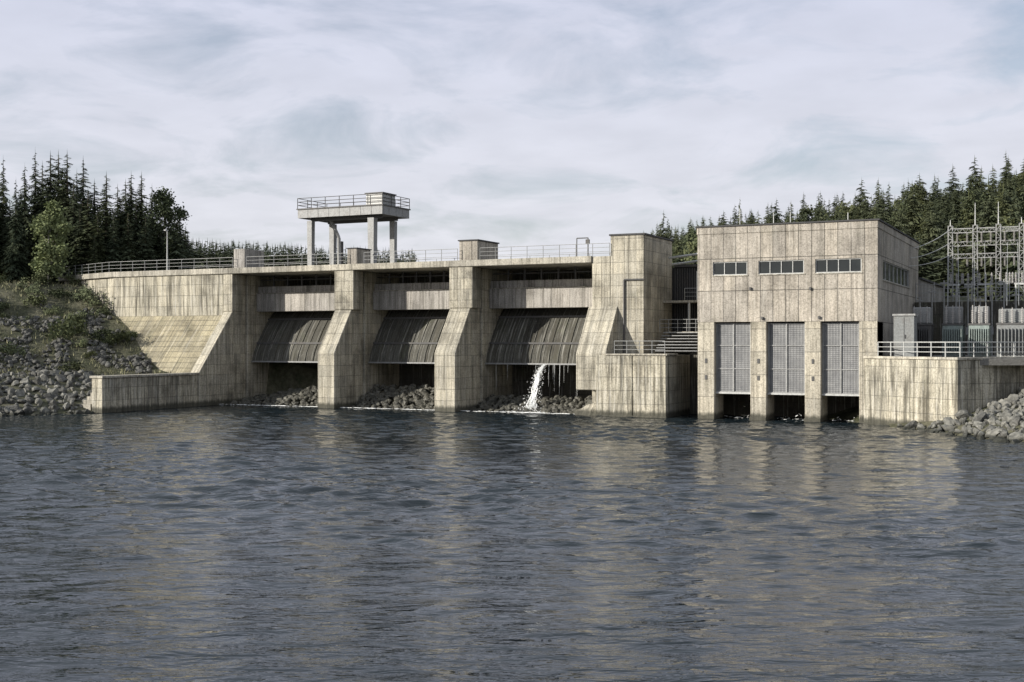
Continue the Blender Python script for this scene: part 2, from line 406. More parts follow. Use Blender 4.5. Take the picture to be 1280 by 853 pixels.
# recess behind the overhanging buttress, and low block
BX0, BX1 = xat(745, YF), xat(833, YF)
blk = thing('river_block', 'streaked pale concrete river block with a vertical joint right of the spillway bays', 'concrete block', (BX0, YF, 0))
MB().prism_x([(YF - .08, -3), (YF - .08, ZL - .15), (100.9, ZL - .15), (100.9, -3)], BX0, BX1 - 3.05).build('block_wall', M['conc_wall'], blk, .05)
MB().prism_x([(YF - .05, -3), (YF - .05, ZL - .15), (112, ZL - .15), (112, -3)], BX1 - 3.01, BX1).build('block_wall', M['conc_wall'], blk, .05)
MB().box(P3[1] + .01, BX1 + .12, YF - .16, 100.9, ZL - .147, ZL).build('top_slab', M['conc_deck'], blk, .03)
MB().box(BX0 - .0, BX1 + .1, YF - .34, YF - .083, -2, .16).build('footing', M['conc_wall'], blk, .05)
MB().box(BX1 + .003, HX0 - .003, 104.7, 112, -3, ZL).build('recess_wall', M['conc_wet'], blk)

# left wing wall
wg = thing('wing_wall', 'low concrete wing wall in shade running out from the left abutment to the rocks', 'wall', (XA, 89, 0))
MB().box(XA - 1.3, XA, 82.5, 95.697, -3, 3.2).build('wall', M['conc_wall'], wg, .04)
MB().box(XA - 1.5, XA + .12, 82.4, 95.69, 3.203, 3.42).build('coping', M['conc_deck'], wg, .03)
st = thing('stairs', 'small flight of concrete steps between the wing wall end and the left boulders', 'stairs', (XA - 2.5, 82, 0))
for i in range(8):
    MB().box(XA - 2.9, XA - 1.52, 82.6 + i * .45, 83.05 + i * .45 + .02, -.5, .8 + i * .33).build('step', M['conc_deck'], st)

# ------------------------------------------------------------------ hoist platform above the deck
hp = thing('hoist_platform', 'raised grey hoist platform on tall legs standing on the dam deck', 'platform', (-70, 107, ZD))
cx0, cx1, cy0, cy1 = xat(372, 104.5), xat(478, 104.5), 104.5, 109.9
MB().box(cx0 + .15, cx1 - .15, cy0 + .15, cy1 - .15, 19.72, 20.35).build('platform_floor', M['steel_dark'], hp)
fp = MB(); npn = 8
for i in range(npn):
    a = cx0 + (cx1 - cx0) * i / npn; b = cx0 + (cx1 - cx0) * (i + 1) / npn
    fp.box(a + .02, b - .02, cy0, cy0 + .12, 19.6, 20.48); fp.box(a + .02, b - .02, cy1 - .12, cy1, 19.6, 20.48)
for i in range(4):
    a = cy0 + .13 + (cy1 - cy0 - .26) * i / 4; b = cy0 + .13 + (cy1 - cy0 - .26) * (i + 1) / 4
    fp.box(cx1 - .12, cx1, a + .02, b - .02, 19.6, 20.48); fp.box(cx0, cx0 + .12, a + .02, b - .02, 19.6, 20.48)
fp.build('fascia', M['grey_steel'], hp)
MB().box(cx0 - .1, cx1 + .1, cy0 - .1, cy0 + .16, 20.483, 20.6).box(cx1 - .16, cx1 + .1, cy0 + .163, cy1 + .1, 20.483, 20.6).box(cx0 - .1, cx0 + .16, cy0 + .163, cy1 + .1, 20.483, 20.6).build('edge_beam', M['steel_dark'], hp)
MB().box(cx0 + 1, cx1 - .8, cy0 + 1, cy0 + 1.3, 19.3, 19.717).box(cx0 + 1, cx1 - .8, cy1 - 1.3, cy1 - 1, 19.3, 19.717).build('girder', M['steel_dark'], hp)
lx0, lx1 = xat(388, 105), xat(465, 105)
for (lx, ly, s) in ((lx0, 105.1, 1), (lx1, 105.1, 1.25), (lx0, 109.2, 1), (lx1, 109.2, 1)):
    mb = MB(); w0, w1 = .30 * s, .26 * s
    mb.add([(lx - w1, ly - w1, ZD), (lx + w1, ly - w1, ZD), (lx + w1, ly + w1, ZD), (lx - w1, ly + w1, ZD),
            (lx - w0, ly - w0, 19.3), (lx + w0, ly - w0, 19.3), (lx + w0, ly + w0, 19.3), (lx - w0, ly + w0, 19.3)],
           [(0, 3, 2, 1), (4, 5, 6, 7), (0, 1, 5, 4), (1, 2, 6, 5), (2, 3, 7, 6), (3, 0, 4, 7)])
    mb.build('leg', M['grey_steel'], hp)
bx = xat(421, 107)
MB().tube((bx + .3, 107, ZD), (bx + .25, 107, 17.6), .2).tube((bx + .25, 107, 17.6), (bx - .6, 106.6, 19.7), .2).build('cable_duct', M['steel'], hp)
MB().box(xat(426, 108) - .2, xat(426, 108) + .2, 107.8, 108.2, ZD, 17.3).build('post_box', M['steel_dark'], hp)
MB().box(xat(458, 104.8), cx1 - .1, 104.7, 107.2, 20.603, 21.75).build('winch_housing', M['steel'], hp, .04)
MB().box(xat(458, 104.8) - .1, cx1, 104.6, 107.3, 21.753, 21.85).build('housing_roof', M['steel_dark'], hp)
mb = MB(); q = [(cx0, cy0), (cx1, cy0), (cx1, cy1), (cx0, cy1), (cx0, cy0)]
for (a, b), (c, d) in zip(q, q[1:]):
    for zz in (20.95, 21.3, 21.68): mb.tube((a, b, zz), (c, d, zz), .035, n=5)
mb.build('guard_rail', M['steel_dark'], hp)
for (a, b), (c, d) in zip(q, q[1:]):
    nn = max(2, round(math.hypot(c - a, d - b) / 1.75))
    for i in range(nn):
        X_, Y_ = a + (c - a) * i / nn, b + (d - b) * i / nn
        MB().tube((X_, Y_, 20.6), (X_, Y_, 21.7), .04, n=5).build('rail_post', M['steel_dark'], hp)

# deck railings
ye = YU - .15
railing([(-109.5, 105.0, ZD), (-98.2, ye, ZD), (xat(291, ye), ye, ZD)], 'grey deck railing on top of the left abutment wall beside the lamp pole')
railing([(xat(308, ye), ye, ZD), (xat(432, ye), ye, ZD)], 'grey deck railing above the leftmost spillway bay in front of the hoist platform legs')
railing([(xat(455, ye), ye, ZD), (xat(572, ye), ye, ZD)], 'grey deck railing above the middle spillway bay between two pier heads')
railing([(xat(600, ye), ye, ZD), (xat(762, ye), ye, ZD)], 'grey deck railing above the right spillway bay ending at the concrete tower')
railing([(-98, 112, ZD), (-40.8, 112, ZD)], 'grey railing along the far reservoir edge of the dam deck', step=2.2)
for px_, tall, lb in ((735, 1.75, 'small hooked grey post frame on the deck beside the concrete tower'),):
    x0 = xat(px_, 102); x1 = xat(px_ - 14, 102)
    t = thing('gate_frame', lb, 'frame', (x0, 102, ZD))
    MB().tube((x0, 102, ZD), (x0, 102, ZD + tall), .06).tube((x1, 102, ZD), (x1, 102, ZD + tall), .05).tube((x0, 102, ZD + tall), (x1, 102, ZD + tall), .05).build('frame', M['steel_dark'], t)
    MB().box(x0 - .18, x0 + .18, 101.85, 102.0, ZD + 1.2, ZD + 1.6).build('control_box', M['steel_dark'], t)
lx = xat(209, 103)
t = thing('lamp_pole', 'tall thin pale pole standing on the left abutment before the dark spruces', 'pole', (lx, 103, ZD))
MB().tube((lx, 103, ZD), (lx, 103, 18.8), .09, .05, 8).build('pole', M['steel_pale'], t)
MB().box(lx - .12, lx + .12, 102.6, 103.05, 18.803, 18.9).build('lamp_head', M['steel_pale'], t)

# ------------------------------------------------------------------ powerhouse
ph = thing('powerhouse', 'tall beige concrete powerhouse with ribbon windows and three grey doors above the water', 'powerhouse', ((HX0 + HX1) / 2, 110, 0))
def holed(x0, x1, z0, z1, holes, y, depth, axis='x'):
    """sheet facing -y (or +x when axis='y') with openings and reveals"""
    xs = sorted({x0, x1, *[h[0] for h in holes], *[h[1] for h in holes]}); zs = sorted({z0, z1, *[h[2] for h in holes], *[h[3] for h in holes]})
    mb = MB(); mb.open = True
    P = (lambda u, d, z: (u, y + d, z)) if axis == 'x' else (lambda u, d, z: (y - d, u, z))
    for a, b in zip(xs, xs[1:]):
        for c, d in zip(zs, zs[1:]):
            if any(h[0] <= a and b <= h[1] and h[2] <= c and d <= h[3] for h in holes): continue
            mb.add([P(a, 0, c), P(b, 0, c), P(b, 0, d), P(a, 0, d)], [(0, 1, 2, 3)])
    for a, b, c, d in holes:
        mb.add([P(a, 0, c), P(b, 0, c), P(b, 0, d), P(a, 0, d), P(a, depth, c), P(b, depth, c), P(b, depth, d), P(a, depth, d)],
               [(0, 4, 5, 1), (1, 5, 6, 2), (2, 6, 7, 3), (3, 7, 4, 0)])
    return mb
ZDT, ZDB = 8.2, 2.3
wins = [(xat(891, HY), xat(934, HY), 3), (xat(948, HY), xat(1005, HY), 4), (xat(1019, HY), xat(1077, HY), 4)]
WZ0, WZ1 = 12.12, 13.25
front = holed(HX0, HX1, ZDT, 15.6, [(a, b, WZ0, WZ1) for a, b, n in wins], HY, .22)
front.add([(HX0, HY, ZDT), (HX1, HY, ZDT), (HX1, 101.4, ZDT), (HX0, 101.4, ZDT)], [(0, 3, 2, 1)])
front.build('wall', M['conc_house'], ph)
side = holed(HY, HY1, ZL - .4, 15.6, [(101.3, 117.5, 11.6, 13.2)], HX1, .22, 'y')
side.build('wall', M['conc_house'], ph)
mb = MB(); mb.open = True
mb.add([(HX0, HY, -3), (HX0, HY1, -3), (HX0, HY1, 15.6), (HX0, HY, 15.6)], [(0, 3, 2, 1)])
mb.add([(HX0, HY1, 0), (HX1, HY1, 0), (HX1, HY1, 15.6), (HX0, HY1, 15.6)], [(0, 3, 2, 1)])
mb.build('wall', M['conc_house'], ph)
MB().box(HX0 - .06, HX1 + .06, HY - .06, HY1 + .06, 15.6, HZT).build('parapet', M['conc_house'], ph, .03)
MB().box(HX0 - .16, HX1 + .16, HY - .16, HY1 + .16, HZT + .003, HZT + .12).build('roof', M['roofing'], ph)
def window(a, b, n, z0, z1, y, axis='x'):
    P = (lambda u0, u1, d0, d1, z0, z1: (u0, u1, y + d0, y + d1, z0, z1)) if axis == 'x' else (lambda u0, u1, d0, d1, z0, z1: (y - d1, y - d0, u0, u1, z0, z1))
    w = MB().box(*P(a + .02, b - .02, .17, .20, z0 + .02, z1 - .02)).build('window', M['glass'], ph)
    f = MB()
    for i in range(n + 1):
        u = a + (b - a) * i / n; u = min(max(u, a + .05), b - .05); f.box(*P(u - .03, u + .03, .10, .165, z0 + .085, z1 - .085))
    f.box(*P(a + .003, b - .003, .09, .165, z0 + .003, z0 + .08)); f.box(*P(a + .003, b - .003, .09, .165, z1 - .08, z1 - .003))
    f.build('frame', M['steel_pale'], w)
    MB().box(*P(a - .08, b + .08, -.07, .02, z0 - .09, z0 - .004)).build('sill', M['conc_deck'], w)
for a, b, n in wins: window(a, b, n, WZ0, WZ1, HY)
window(101.3, 117.5, 7, 11.6, 13.2, HX1, 'y')
doors = [(xat(893, HY), xat(938, HY)), (xat(958, HY), xat(1006, HY)), (xat(1026, HY), xat(1074, HY))]
pls = [(HX0, doors[0][0]), (doors[0][1], doors[1][0]), (doors[1][1], doors[2][0]), (doors[2][1], HX1)]
for i, (a, b) in enumerate(pls):
    p = MB().prism_x([(HY - .003, -3), (HY - .003, ZDT - .02), (101.4, ZDT - .02), (101.4, -3)], a, b).build('pillar', M['conc_pillar'], ph, .04)
    mx = (a + b) / 2
    for zz in (3.35, 4.75):
        MB().box(mx - .09, mx + .09, HY - .06, HY - .006, zz, zz + .38).build('bracket', M['steel_dark'], p)
    if 0 < i < 3: MB().box(a - .03, b + .03, HY - .22, HY - .006, -1, .32).build('footing', M['conc_pillar'], p, .04)
for a, b in doors:
    d = MB().box(a + .06, b - .06, HY + .5, HY + .58, ZDB, ZDT - .12).build('louvre_door', M['louvre'], ph)
    mb = MB(); mid = (a + b) / 2
    for u in (a + .09, mid, b - .09): mb.box(u - .045, u + .045, HY + .40, HY + .497, ZDB, ZDT - .1)
    for zz in (ZDB, ZDB + 1.95, ZDB + 3.9, ZDT - .2): mb.box(a + .14, mid - .063, HY + .42, HY + .495, zz, zz + .06); mb.box(mid + .063, b - .14, HY + .42, HY + .495, zz, zz + .06)
    mb.build('door_frame', M['steel'], d)
    MB().box(a + .003, b - .003, HY + .35, HY + .7, ZDB - .14, ZDB - .003).build('threshold', M['steel_pale'], d)
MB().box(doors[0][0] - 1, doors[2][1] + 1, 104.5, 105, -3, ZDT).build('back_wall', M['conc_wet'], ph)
for px_, py_ in ((938, 361), (1013, 361), (953, 398), (1024, 397)):
    x0, z0 = xat(px_, HY), zat(px_, py_, HY)
    MB().box(x0 - .07, x0 + .07, HY - .2, HY - .004, z0 - .11, z0 + .11).build('flood_lamp', M['steel_dark'], ph)
for px_, hh in ((925, 1.6), (967, 1.1), (988, 1.1), (1060, .8)):
    x0 = xat(px_, 106); MB().tube((x0, 106, HZT + .1), (x0, 106, HZT + .1 + hh + .6), .04).build('roof_mast', M['steel_pale'], ph)
an = thing('annex', 'low pale annex building behind the powerhouse beside the switchyard', 'building', (-17, 135, 10))
MB().box(-20, -15.0, 124.2, 146, 9, 12.7).build('wall', M['conc_beam'], an)
MB().box(-20.2, -14.8, 124.1, 146.2, 12.703, 12.9).build('roof', M['roofing'], an)

# recess between tower and powerhouse
sh = thing('dark_shed', 'dark clad service building set back between the tower and the powerhouse', 'building', (-33, 110, ZL))
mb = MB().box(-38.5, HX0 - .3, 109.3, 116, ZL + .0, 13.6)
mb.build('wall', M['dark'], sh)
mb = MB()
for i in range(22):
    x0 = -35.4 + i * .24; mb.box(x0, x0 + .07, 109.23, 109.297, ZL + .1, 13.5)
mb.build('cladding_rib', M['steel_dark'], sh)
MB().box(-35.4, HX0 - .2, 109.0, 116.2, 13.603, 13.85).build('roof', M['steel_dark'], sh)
MB().box(TX1 + .05, HX0 - .05, 106.2, 109.2, 10.15, 10.35).build('balcony', M['conc_deck'], sh)
MB().tube((-33.1, 106.4, ZL), (-33.1, 106.4, 10.15), .12).build('post', M['steel_pale'], sh)
MB().tube((-32.3, 106.3, 10.35), (-32.3, 106.3, 13.0), .1).build('pipe', M['steel_pale'], sh)
railing([(-33.5, 106.3, 10.35), (HX0 - .1, 106.3, 10.35)], 'pale balcony railing on the dark shed beside the powerhouse wall', step=1.3)
stp = thing('stairs', 'wide pale steps rising from the river block to the dark shed', 'stairs', (-32.5, 103, ZL))
for i in range(7):
    MB().box(xat(822, 102), HX0 - .05, 101.3 + i * .36, 101.62 + i * .36, ZL + .2 + i * .27, ZL + .27 + i * .27).build('step', M['grey_steel'], stp)
MB().box(xat(822, 102), HX0 - .05, 103.83, 106, ZL + 1.85, ZL + 1.95).build('landing', M['conc_deck'], stp)
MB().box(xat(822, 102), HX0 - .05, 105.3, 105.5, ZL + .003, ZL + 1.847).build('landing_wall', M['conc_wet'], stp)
railing([(xat(825, 104), 103.95, ZL + 1.95), (HX0 - .1, 103.95, ZL + 1.95)], 'pale railing at the head of the wide steps beside the powerhouse', step=.9)
railing([(xat(768, YF + .2), YF + .2, ZL), (xat(831, YF + .2), YF + .2, ZL)], 'thin railing along the front edge of the streaked river block', step=1.2, r=.028)
wk = thing('pipe_bridge', 'pair of pale pipes spanning from the tower to the powerhouse roofline', 'pipes', (-33, 107, 13.9))
for yy, zz in ((107, 14.9), (108, 14.35)):
    MB().tube((TX1 + .003, yy + 1, zz - .5), (HX0 - .003, yy, zz), .11).build('pipe', M['steel_pale'], wk)

# ------------------------------------------------------------------ right river wall, yard
rw = thing('river_wall', 'streaked beige concrete river wall right of the powerhouse turning a corner into shade', 'wall', (WB.x, WB.y, 0))
def wallseg(a, b, th, z0, z1, off=0):
    d = (b - a).normalized(); n = Vector((d.y, -d.x)); a2, b2 = a + n * off, b + n * off
    return [(a2.x, a2.y), (b2.x, b2.y), (b2.x - n.x * th, b2.y - n.y * th), (a2.x - n.x * th, a2.y - n.y * th)], z0, z1
MB().prism_z(*wallseg(WA, WB, .8, -3, 5.2)).build('wall', M['conc_wall'], rw, .04)
dn = (WC - WB).normalized()
MB().prism_z(*wallseg(WB + dn * .82, WC, .8, -3, 5.2)).build('wall', M['conc_wall'], rw, .04)
MB().prism_z(*wallseg(WA, WB + (WB - WA).normalized() * .1, 1.0, 5.203, 5.4, .1)).build('coping', M['conc_deck'], rw, .03)
MB().prism_z(*wallseg(WB + dn * .95, WC, 1.0, 5.203, 5.4, .1)).build('coping', M['conc_deck'], rw, .03)
MB().prism_z(*wallseg(WA, WB, .5, -2, .12, .22)).build('footing', M['conc_wall'], rw, .03)
k = N('yard_gravel'); P, _ = k.pos(); n = k.noise(P, 5, 8, .75); k.color(k.ramp(n, [(.3, (.10, .098, .09)), (.7, (.24, .235, .22))])); k.bump(n, .5, .05); M['gravel'] = k.m
struct(MB().prism_z([(HX1 + .01, 98.0), (WB.x + .3, WB.y + 1.2), (WC.x + 18, WC.y), (WC.x + 18, 119.6), (HX1 + .01, 119.6)], 4.8, 5.3).build('yard', M['gravel']))
dw = Vector((WB - WA)).normalized()
o1 = Vector((-dw.y, dw.x)) * .25; o2 = Vector((-dn.y, dn.x)) * .25
railing([(WA.x + 1.0 + o1.x, WA.y - .5 + o1.y, 5.4), (WB.x + o1.x, WB.y + .3, 5.4), (WC.x + o2.x, WC.y + o2.y, 5.4)], 'pale yard railing along the top of the right river wall', step=1.4, r=.04, mat='steel_pale')
cb = thing('cabinet', 'tall pale grey metal cabinet beside the powerhouse corner behind the yard railing', 'cabinet', (-13.2, 99.8, 5.3))
c0, c1 = xat(1117, 99.3), xat(1143, 99.3)
b0 = MB().box(c0, c1, 99.3, 100.9, 5.3, 8.6).build('body', M['grey_paint'], cb, .03)
MB().box(c0 - .08, c1 + .08, 99.2, 101, 8.603, 8.75).build('lid', M['steel'], cb)
mb = MB().box((c0 + c1) / 2 - .015, (c0 + c1) / 2 + .015, 99.27, 99.298, 5.5, 8.45); mb.build('door_seam', M['steel_dark'], b0)
MB().box((c0 + c1) / 2 + .06, (c0 + c1) / 2 + .12, 99.24, 99.298, 6.8, 7.1).build('handle', M['steel_dark'], b0)

def transformer(px_, Y, w, zt, label, tank, top):
    x0 = xat(px_, Y)
    t = thing('transformer', label, 'transformer', (x0, Y, 5.3), 'transformers in the yard')
    MB().box(x0 - w / 2, x0 + w / 2, Y - .9, Y + 1.2, 5.3, 7.9).build('tank', M[tank], t, .04)
    mb = MB(); n = 9
    for i in range(n):
        xx = x0 - w / 2 + .1 + (w - .2) * i / (n - 1); mb.box(xx - .03, xx + .03, Y - 1.35, Y - .903, 5.6, 7.6)
    mb.build('radiator', M[tank], t)
    MB().box(x0 - w / 2 - .05, x0 + w / 2 + .05, Y - .95, Y + 1.25, 7.903, 8.05).build('cover', M['steel_dark'], t)
    MB().box(x0 - w / 2 + .1, x0 + w / 2 - .1, Y - .3, Y + .7, 8.053, zt).build('conservator', M[top], t, .06)
    for i in (-1, 0, 1):
        xx = x0 + i * w * .32; bsh = MB()
        bsh.tube((xx, Y - .65, 8.053), (xx, Y - .65, zt + .1), .07, .04)
        for j in range(6): bsh.tube((xx, Y - .65, 8.2 + j * .17), (xx, Y - .65, 8.26 + j * .17), .13, .10, 8)
        bsh.build('bushing', M['porcelain'], t)
    return t
transformer(1152, 105, 1.6, 9.4, 'dark transformer half hidden behind the tall grey cabinet', 'steel_dark', 'steel')
transformer(1192, 106, 1.6, 9.45, 'green tank transformer with pale top, left of the green pair', 'green_paint', 'grey_steel')
transformer(1225, 106, 1.6, 9.45, 'green tank transformer with pale top, right of the green pair', 'green_paint', 'grey_steel')
transformer(1266, 105, 2.3, 9.2, 'wide dull grey transformer at the right edge of the yard', 'grey_paint', 'grey_paint')

tr = thing('terrace_wall', 'grey retaining wall behind the transformers carrying the switchyard', 'wall', (0, 120, 5.3))
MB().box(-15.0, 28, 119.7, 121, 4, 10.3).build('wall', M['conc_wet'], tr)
fn = thing('mesh_fence', 'dark switchyard fence along the terrace edge behind the transformers', 'fence', (0, 120.3, 10.3))
mb = MB()
for zz in (.1, .5, .9, 1.3, 1.7): mb.tube((-14.9, 120.3, 10.3 + zz), (28, 120.3, 10.3 + zz), .03, n=4)
mb.build('wire_panel', M['steel'], fn)
for i in range(27): MB().tube((-14.9 + i * 1.65, 120.25, 10.3), (-14.9 + i * 1.65, 120.25, 12.2), .05, n=5).build('post', M['steel'], fn)

# switchyard gantry
ga = thing('switchyard_gantry', 'tall lattice steel switchyard gantry with insulators against the forested hill', 'gantry', (-9, 126, 10.1))
mxs = [(xat(1188, 126), 18.0, 18.6), (xat(1219, 126), 18.0, 20.2), (xat(1248, 126), 18.0, 20.2), (xat(1277, 126), 18.0, 18.6), (xat(1308, 126), 18.0, 20.2)]
for mx, zt, sp in mxs:
    mb = MB(); hw = .24
    for sx in (-1, 1):
        for sy in (-1, 1): mb.bar((mx + sx * hw, 126 + sy * hw, 10.1), (mx + sx * hw * .8, 126 + sy * hw * .8, zt), .065)
    nz = 12
    for i in range(nz):
        z0, z1 = 10.1 + (zt - 10.1) * i / nz, 10.1 + (zt - 10.1) * (i + 1) / nz; s = 1 if i % 2 else -1
        for yy in (126 - hw, 126 + hw): mb.bar((mx - s * hw, yy, z0), (mx + s * hw, yy, z1), .035); mb.bar((mx - hw, yy, z1), (mx + hw, yy, z1), .035)
        for xx in (mx - hw, mx + hw): mb.bar((xx, 126 - s * hw, z0), (xx, 126 + s * hw, z1), .035)
    mb.build('mast', M['steel'], ga)
    MB().tube((mx, 126, zt), (mx, 126, sp), .06, .03).build('spire', M['steel_pale'], ga)
for zz in (17.7, 16.4, 15.2):
    mb = MB()
    for a, b in zip(mxs, mxs[1:]):
        x0, x1 = a[0] + .3, b[0] - .3
        for yy in (125.75, 126.25): mb.bar((x0, yy, zz), (x1, yy, zz), .055); mb.bar((x0, yy, zz - .4), (x1, yy, zz - .4), .05)
        nn = 6
        for i in range(nn):
            s = -.4 if i % 2 else 0
            mb.bar((x0 + (x1 - x0) * i / nn, 125.75, zz - .4 - s), (x0 + (x1 - x0) * (i + 1) / nn, 125.75, zz + s), .03)
    mb.build('cross_beam', M['steel'], ga)
def insulator(p, L=1.1):
    mb = MB(); mb.tube(p, (p[0], p[1], p[2] - L), .03)
    for j in range(7): z = p[2] - .12 - j * L / 8; mb.tube((p[0], p[1], z), (p[0], p[1], z - .06), .13, .09, 8)
    mb.build('insulator', M['porcelain'], ga)
for a, b in zip(mxs, mxs[1:]):
    for f_ in (.3, .7):
        xx = a[0] + (b[0] - a[0]) * f_
        insulator((xx, 125.5, 17.3)); insulator((xx, 125.6, 14.8), .9)
# apparatus stands under the gantry
for i, px_ in enumerate((1196, 1210, 1232, 1258, 1270)):
    x0 = xat(px_, 124)
    t = thing('switch_stand', 'small porcelain switch stand among the masts behind the fence', 'switch stand', (x0, 124, 10.1), 'switch stands in the switchyard')
    MB().tube((x0, 124, 10.1), (x0, 124, 12.0), .1).build('stand', M['steel_pale'], t)
    MB().box(x0 - .7, x0 + .7, 123.9, 124.1, 12.003, 12.15).build('crossarm', M['steel_pale'], t)
    for sx in (-.55, 0, .55):
        b_ = MB().tube((x0 + sx, 124, 12.153), (x0 + sx, 124, 13.2), .06)
        for j in range(6): b_.tube((x0 + sx, 124, 12.25 + j * .15), (x0 + sx, 124, 12.31 + j * .15), .13, .09, 8)
        b_.build('insulator', M['porcelain'], t)
# cable trays, pipes and risers that clutter the yard
for i in range(9):
    x0 = xat(1150 + i * 15, 119) ; hh = 9.2 + 1.6 * ((i * 37) % 5) / 4
    t = thing('cable_riser', 'slim grey cable riser among the transformers before the dark retaining wall', 'pole', (x0, 119, 5.3), 'cable risers in the yard')
    MB().tube((x0, 119, 5.3), (x0, 119, hh + 1.5), .07).build('pole', M['steel'], t)
    MB().box(x0 - .35, x0 + .35, 118.93, 119.07, hh + 1.2, hh + 1.3).build('crossarm', M['steel'], t)
    MB().box(x0 - .14, x0 + .14, 118.72, 118.925, 7.2, 7.9).build('junction_box', M['grey_steel'], t)
# wires
def wire(p, q, sag, label, r=.025):
    p, q = Vector(p), Vector(q); mb = MB(); n = 12; pts = []
    for i in range(n + 1):
        t_ = i / n; v = p.lerp(q, t_); v.z -= sag * 4 * t_ * (1 - t_); pts.append(v)
    for a, b in zip(pts, pts[1:]): mb.tube(a, b, r, n=4)
    tag(mb.build('power_line', M['steel_pale'], org=p), label, 'wire', 'power lines from the switchyard')
for i, (zz, yy, zr) in enumerate(((17.6, 125.6, 15.4), (16.3, 125.6, 14.4), (15.1, 125.6, 13.6))):
    wire((mxs[0][0], yy, zz), (HX1 + .05, 119 - i * 1.2, zr), .25, 'thin pale power line from the left gantry mast to the powerhouse side wall', .035)
for i, px_ in enumerate((1192, 1225, 1266)):
    for dy in (-.45, .45):
        wire((xat(px_, 105.4) + dy, 105.4, 9.5), (xat(px_, 126) + dy, 125.5, 16.2), .5, 'thin cable dropping from the gantry beam to a transformer bushing', .02)
for i, dy in enumerate((-.5, 0, .5)):
    wire((mxs[2][0] + dy * 2, 126, 17.6), (70, 150 + dy * 8, 20), 2.0, 'thin power line leaving the gantry towards the right')

# ------------------------------------------------------------------ rocks
def rock_mesh(seed):
    import bmesh
    rng = random.Random(seed); bm = bmesh.new(); bmesh.ops.create_icosphere(bm, subdivisions=2, radius=.5)
    off = Vector((rng.random() * 50, rng.random() * 50, rng.random() * 50))
    planes = [(Vector((rng.gauss(0, 1), rng.gauss(0, 1), rng.gauss(0, 1))).normalized(), rng.uniform(.20, .36)) for _ in range(8)]
    for v in bm.verts:
        p = v.co.copy()
        for n_, d in planes:
            e = p.dot(n_) - d
            if e > 0: p -= n_ * e
        p *= 1 + .18 * mnoise.noise(p * 3 + off); v.co = p
    me = bpy.data.meshes.new('boulder'); bm.to_mesh(me); bm.free(); me.materials.append(M['rock']); return me
RM = [rock_mesh(i) for i in range(8)]
def rock(x, y, z, s, label, group):
    o = bpy.data.objects.new('boulder', random.choice(RM)); COL.objects.link(o)
    o.location = (x, y, z); o.rotation_euler = [random.uniform(0, 6.28) for _ in range(3)]
    o.scale = (s * random.uniform(.9, 1.3), s * random.uniform(.8, 1.15), s * random.uniform(.65, .95))
    tag(o, label, 'boulder', group); return o
def pile_mesh(pts):
    mb = MB()
    for (x, y, z, s) in pts:
        me = random.choice(RM); rot = Matrix.Rotation(random.uniform(0, 6.28), 3, 'Z') @ Matrix.Rotation(random.uniform(0, 3), 3, 'X')
        mb.add([rot @ Vector((v.co.x * s * 1.2, v.co.y * s, v.co.z * s * .8)) + Vector((x, y, z)) for v in me.vertices], [tuple(p.vertices) for p in me.polygons])
    return mb
# left riprap
nL = Vector((-.77, .64)); tL = Vector((-.64, -.77)); oL = Vector((-81.6, 81.9))
c_ = 0; fill = []
cells = [(a, s) for a in np.arange(-.5, 17, .95) for s in np.arange(-.4, 11.4, .95)]
random.shuffle(cells)
for a, s in cells:
    p = oL + tL * (a + random.uniform(-.35, .35)) + nL * (s + random.uniform(-.35, .35))
    if p.x > XA - 3.1 and p.y > 82.2: continue
    if p.x > XA - .3: continue
    z = height(p.x, p.y)
    if c_ < 165: rock(p.x, p.y, z + .12, random.choice((.5, .6, .7, .8, .95, 1.25)), 'rough grey boulder in the stone bank left of the wing wall', 'boulders of the left bank'); c_ += 1
    else: fill.append((p.x, p.y, z + .1, random.uniform(.8, 1.2)))
for _ in range(900):
    p = oL + tL * random.uniform(-2, 40) + nL * random.uniform(-.6, 12)
    if (p.x > XA - 3.1 and p.y > 82.2) or p.x > XA - .3: continue
    fill.append((p.x, p.y, height(p.x, p.y) + .02, random.uniform(.3, .7)))
for _ in range(3400):
    s_ = random.uniform(11, 28); p = Vector((-81.2, 82.5)) + nL * s_ + tL * random.uniform(-20, 16)
    if (p.y > 95 and p.x > -87.5 - (p.y - 95.7) * 1.85 + .4) or p.x > XA - 2 or (p.y > YU - 1): continue
    if mnoise.noise(Vector((p.x * .3, p.y * .3, 8))) < -.05: continue
    fill.append((p.x, p.y, height(p.x, p.y) + .14, random.uniform(.25, .8)))
tag(pile_mesh(fill).build('rubble', M['rock']), 'small grey stones filling the gaps of the left boulder bank', 'rubble', kind='stuff')
# right riprap
fill = []; c_ = 0
tR = Vector((.636, -.772)); nR = Vector((.772, .636)); oR = Vector((-11.5, 92.8))
cells = [(a, s) for a in np.arange(-2.5, 22, .62) for s in np.arange(-.5, 9.5, .62)]
random.shuffle(cells)
def behind_wall(p): return (p - WB).dot(Vector((.8, -.6))) < .35 or (p - WA).dot(Vector((dw.y, -dw.x))) < .35
for a, s in cells:
    p = oR + tR * (a + random.uniform(-.25, .25)) + nR * (s + random.uniform(-.25, .25))
    if (p.x > WB.x and (p - WB).dot(Vector((.8, -.6))) < .3) or (p.x <= WB.x and (p - WA).dot(Vector((dw.y, -dw.x))) < .3): continue
    z = height(p.x, p.y)
    rx = 640 + F * (p.x * CA + p.y * SA) / (-p.x * SA + p.y * CA)
    if rx < 1300 and c_ < 130 : rock(p.x, p.y, z + .1, random.choice((.4, .5, .6, .7, .85, 1.15)), 'rough pale boulder in the stone heap below the right river wall', 'boulders of the right bank'); c_ += 1
    else: fill.append((p.x, p.y, z + .08, random.uniform(.5, .85)))
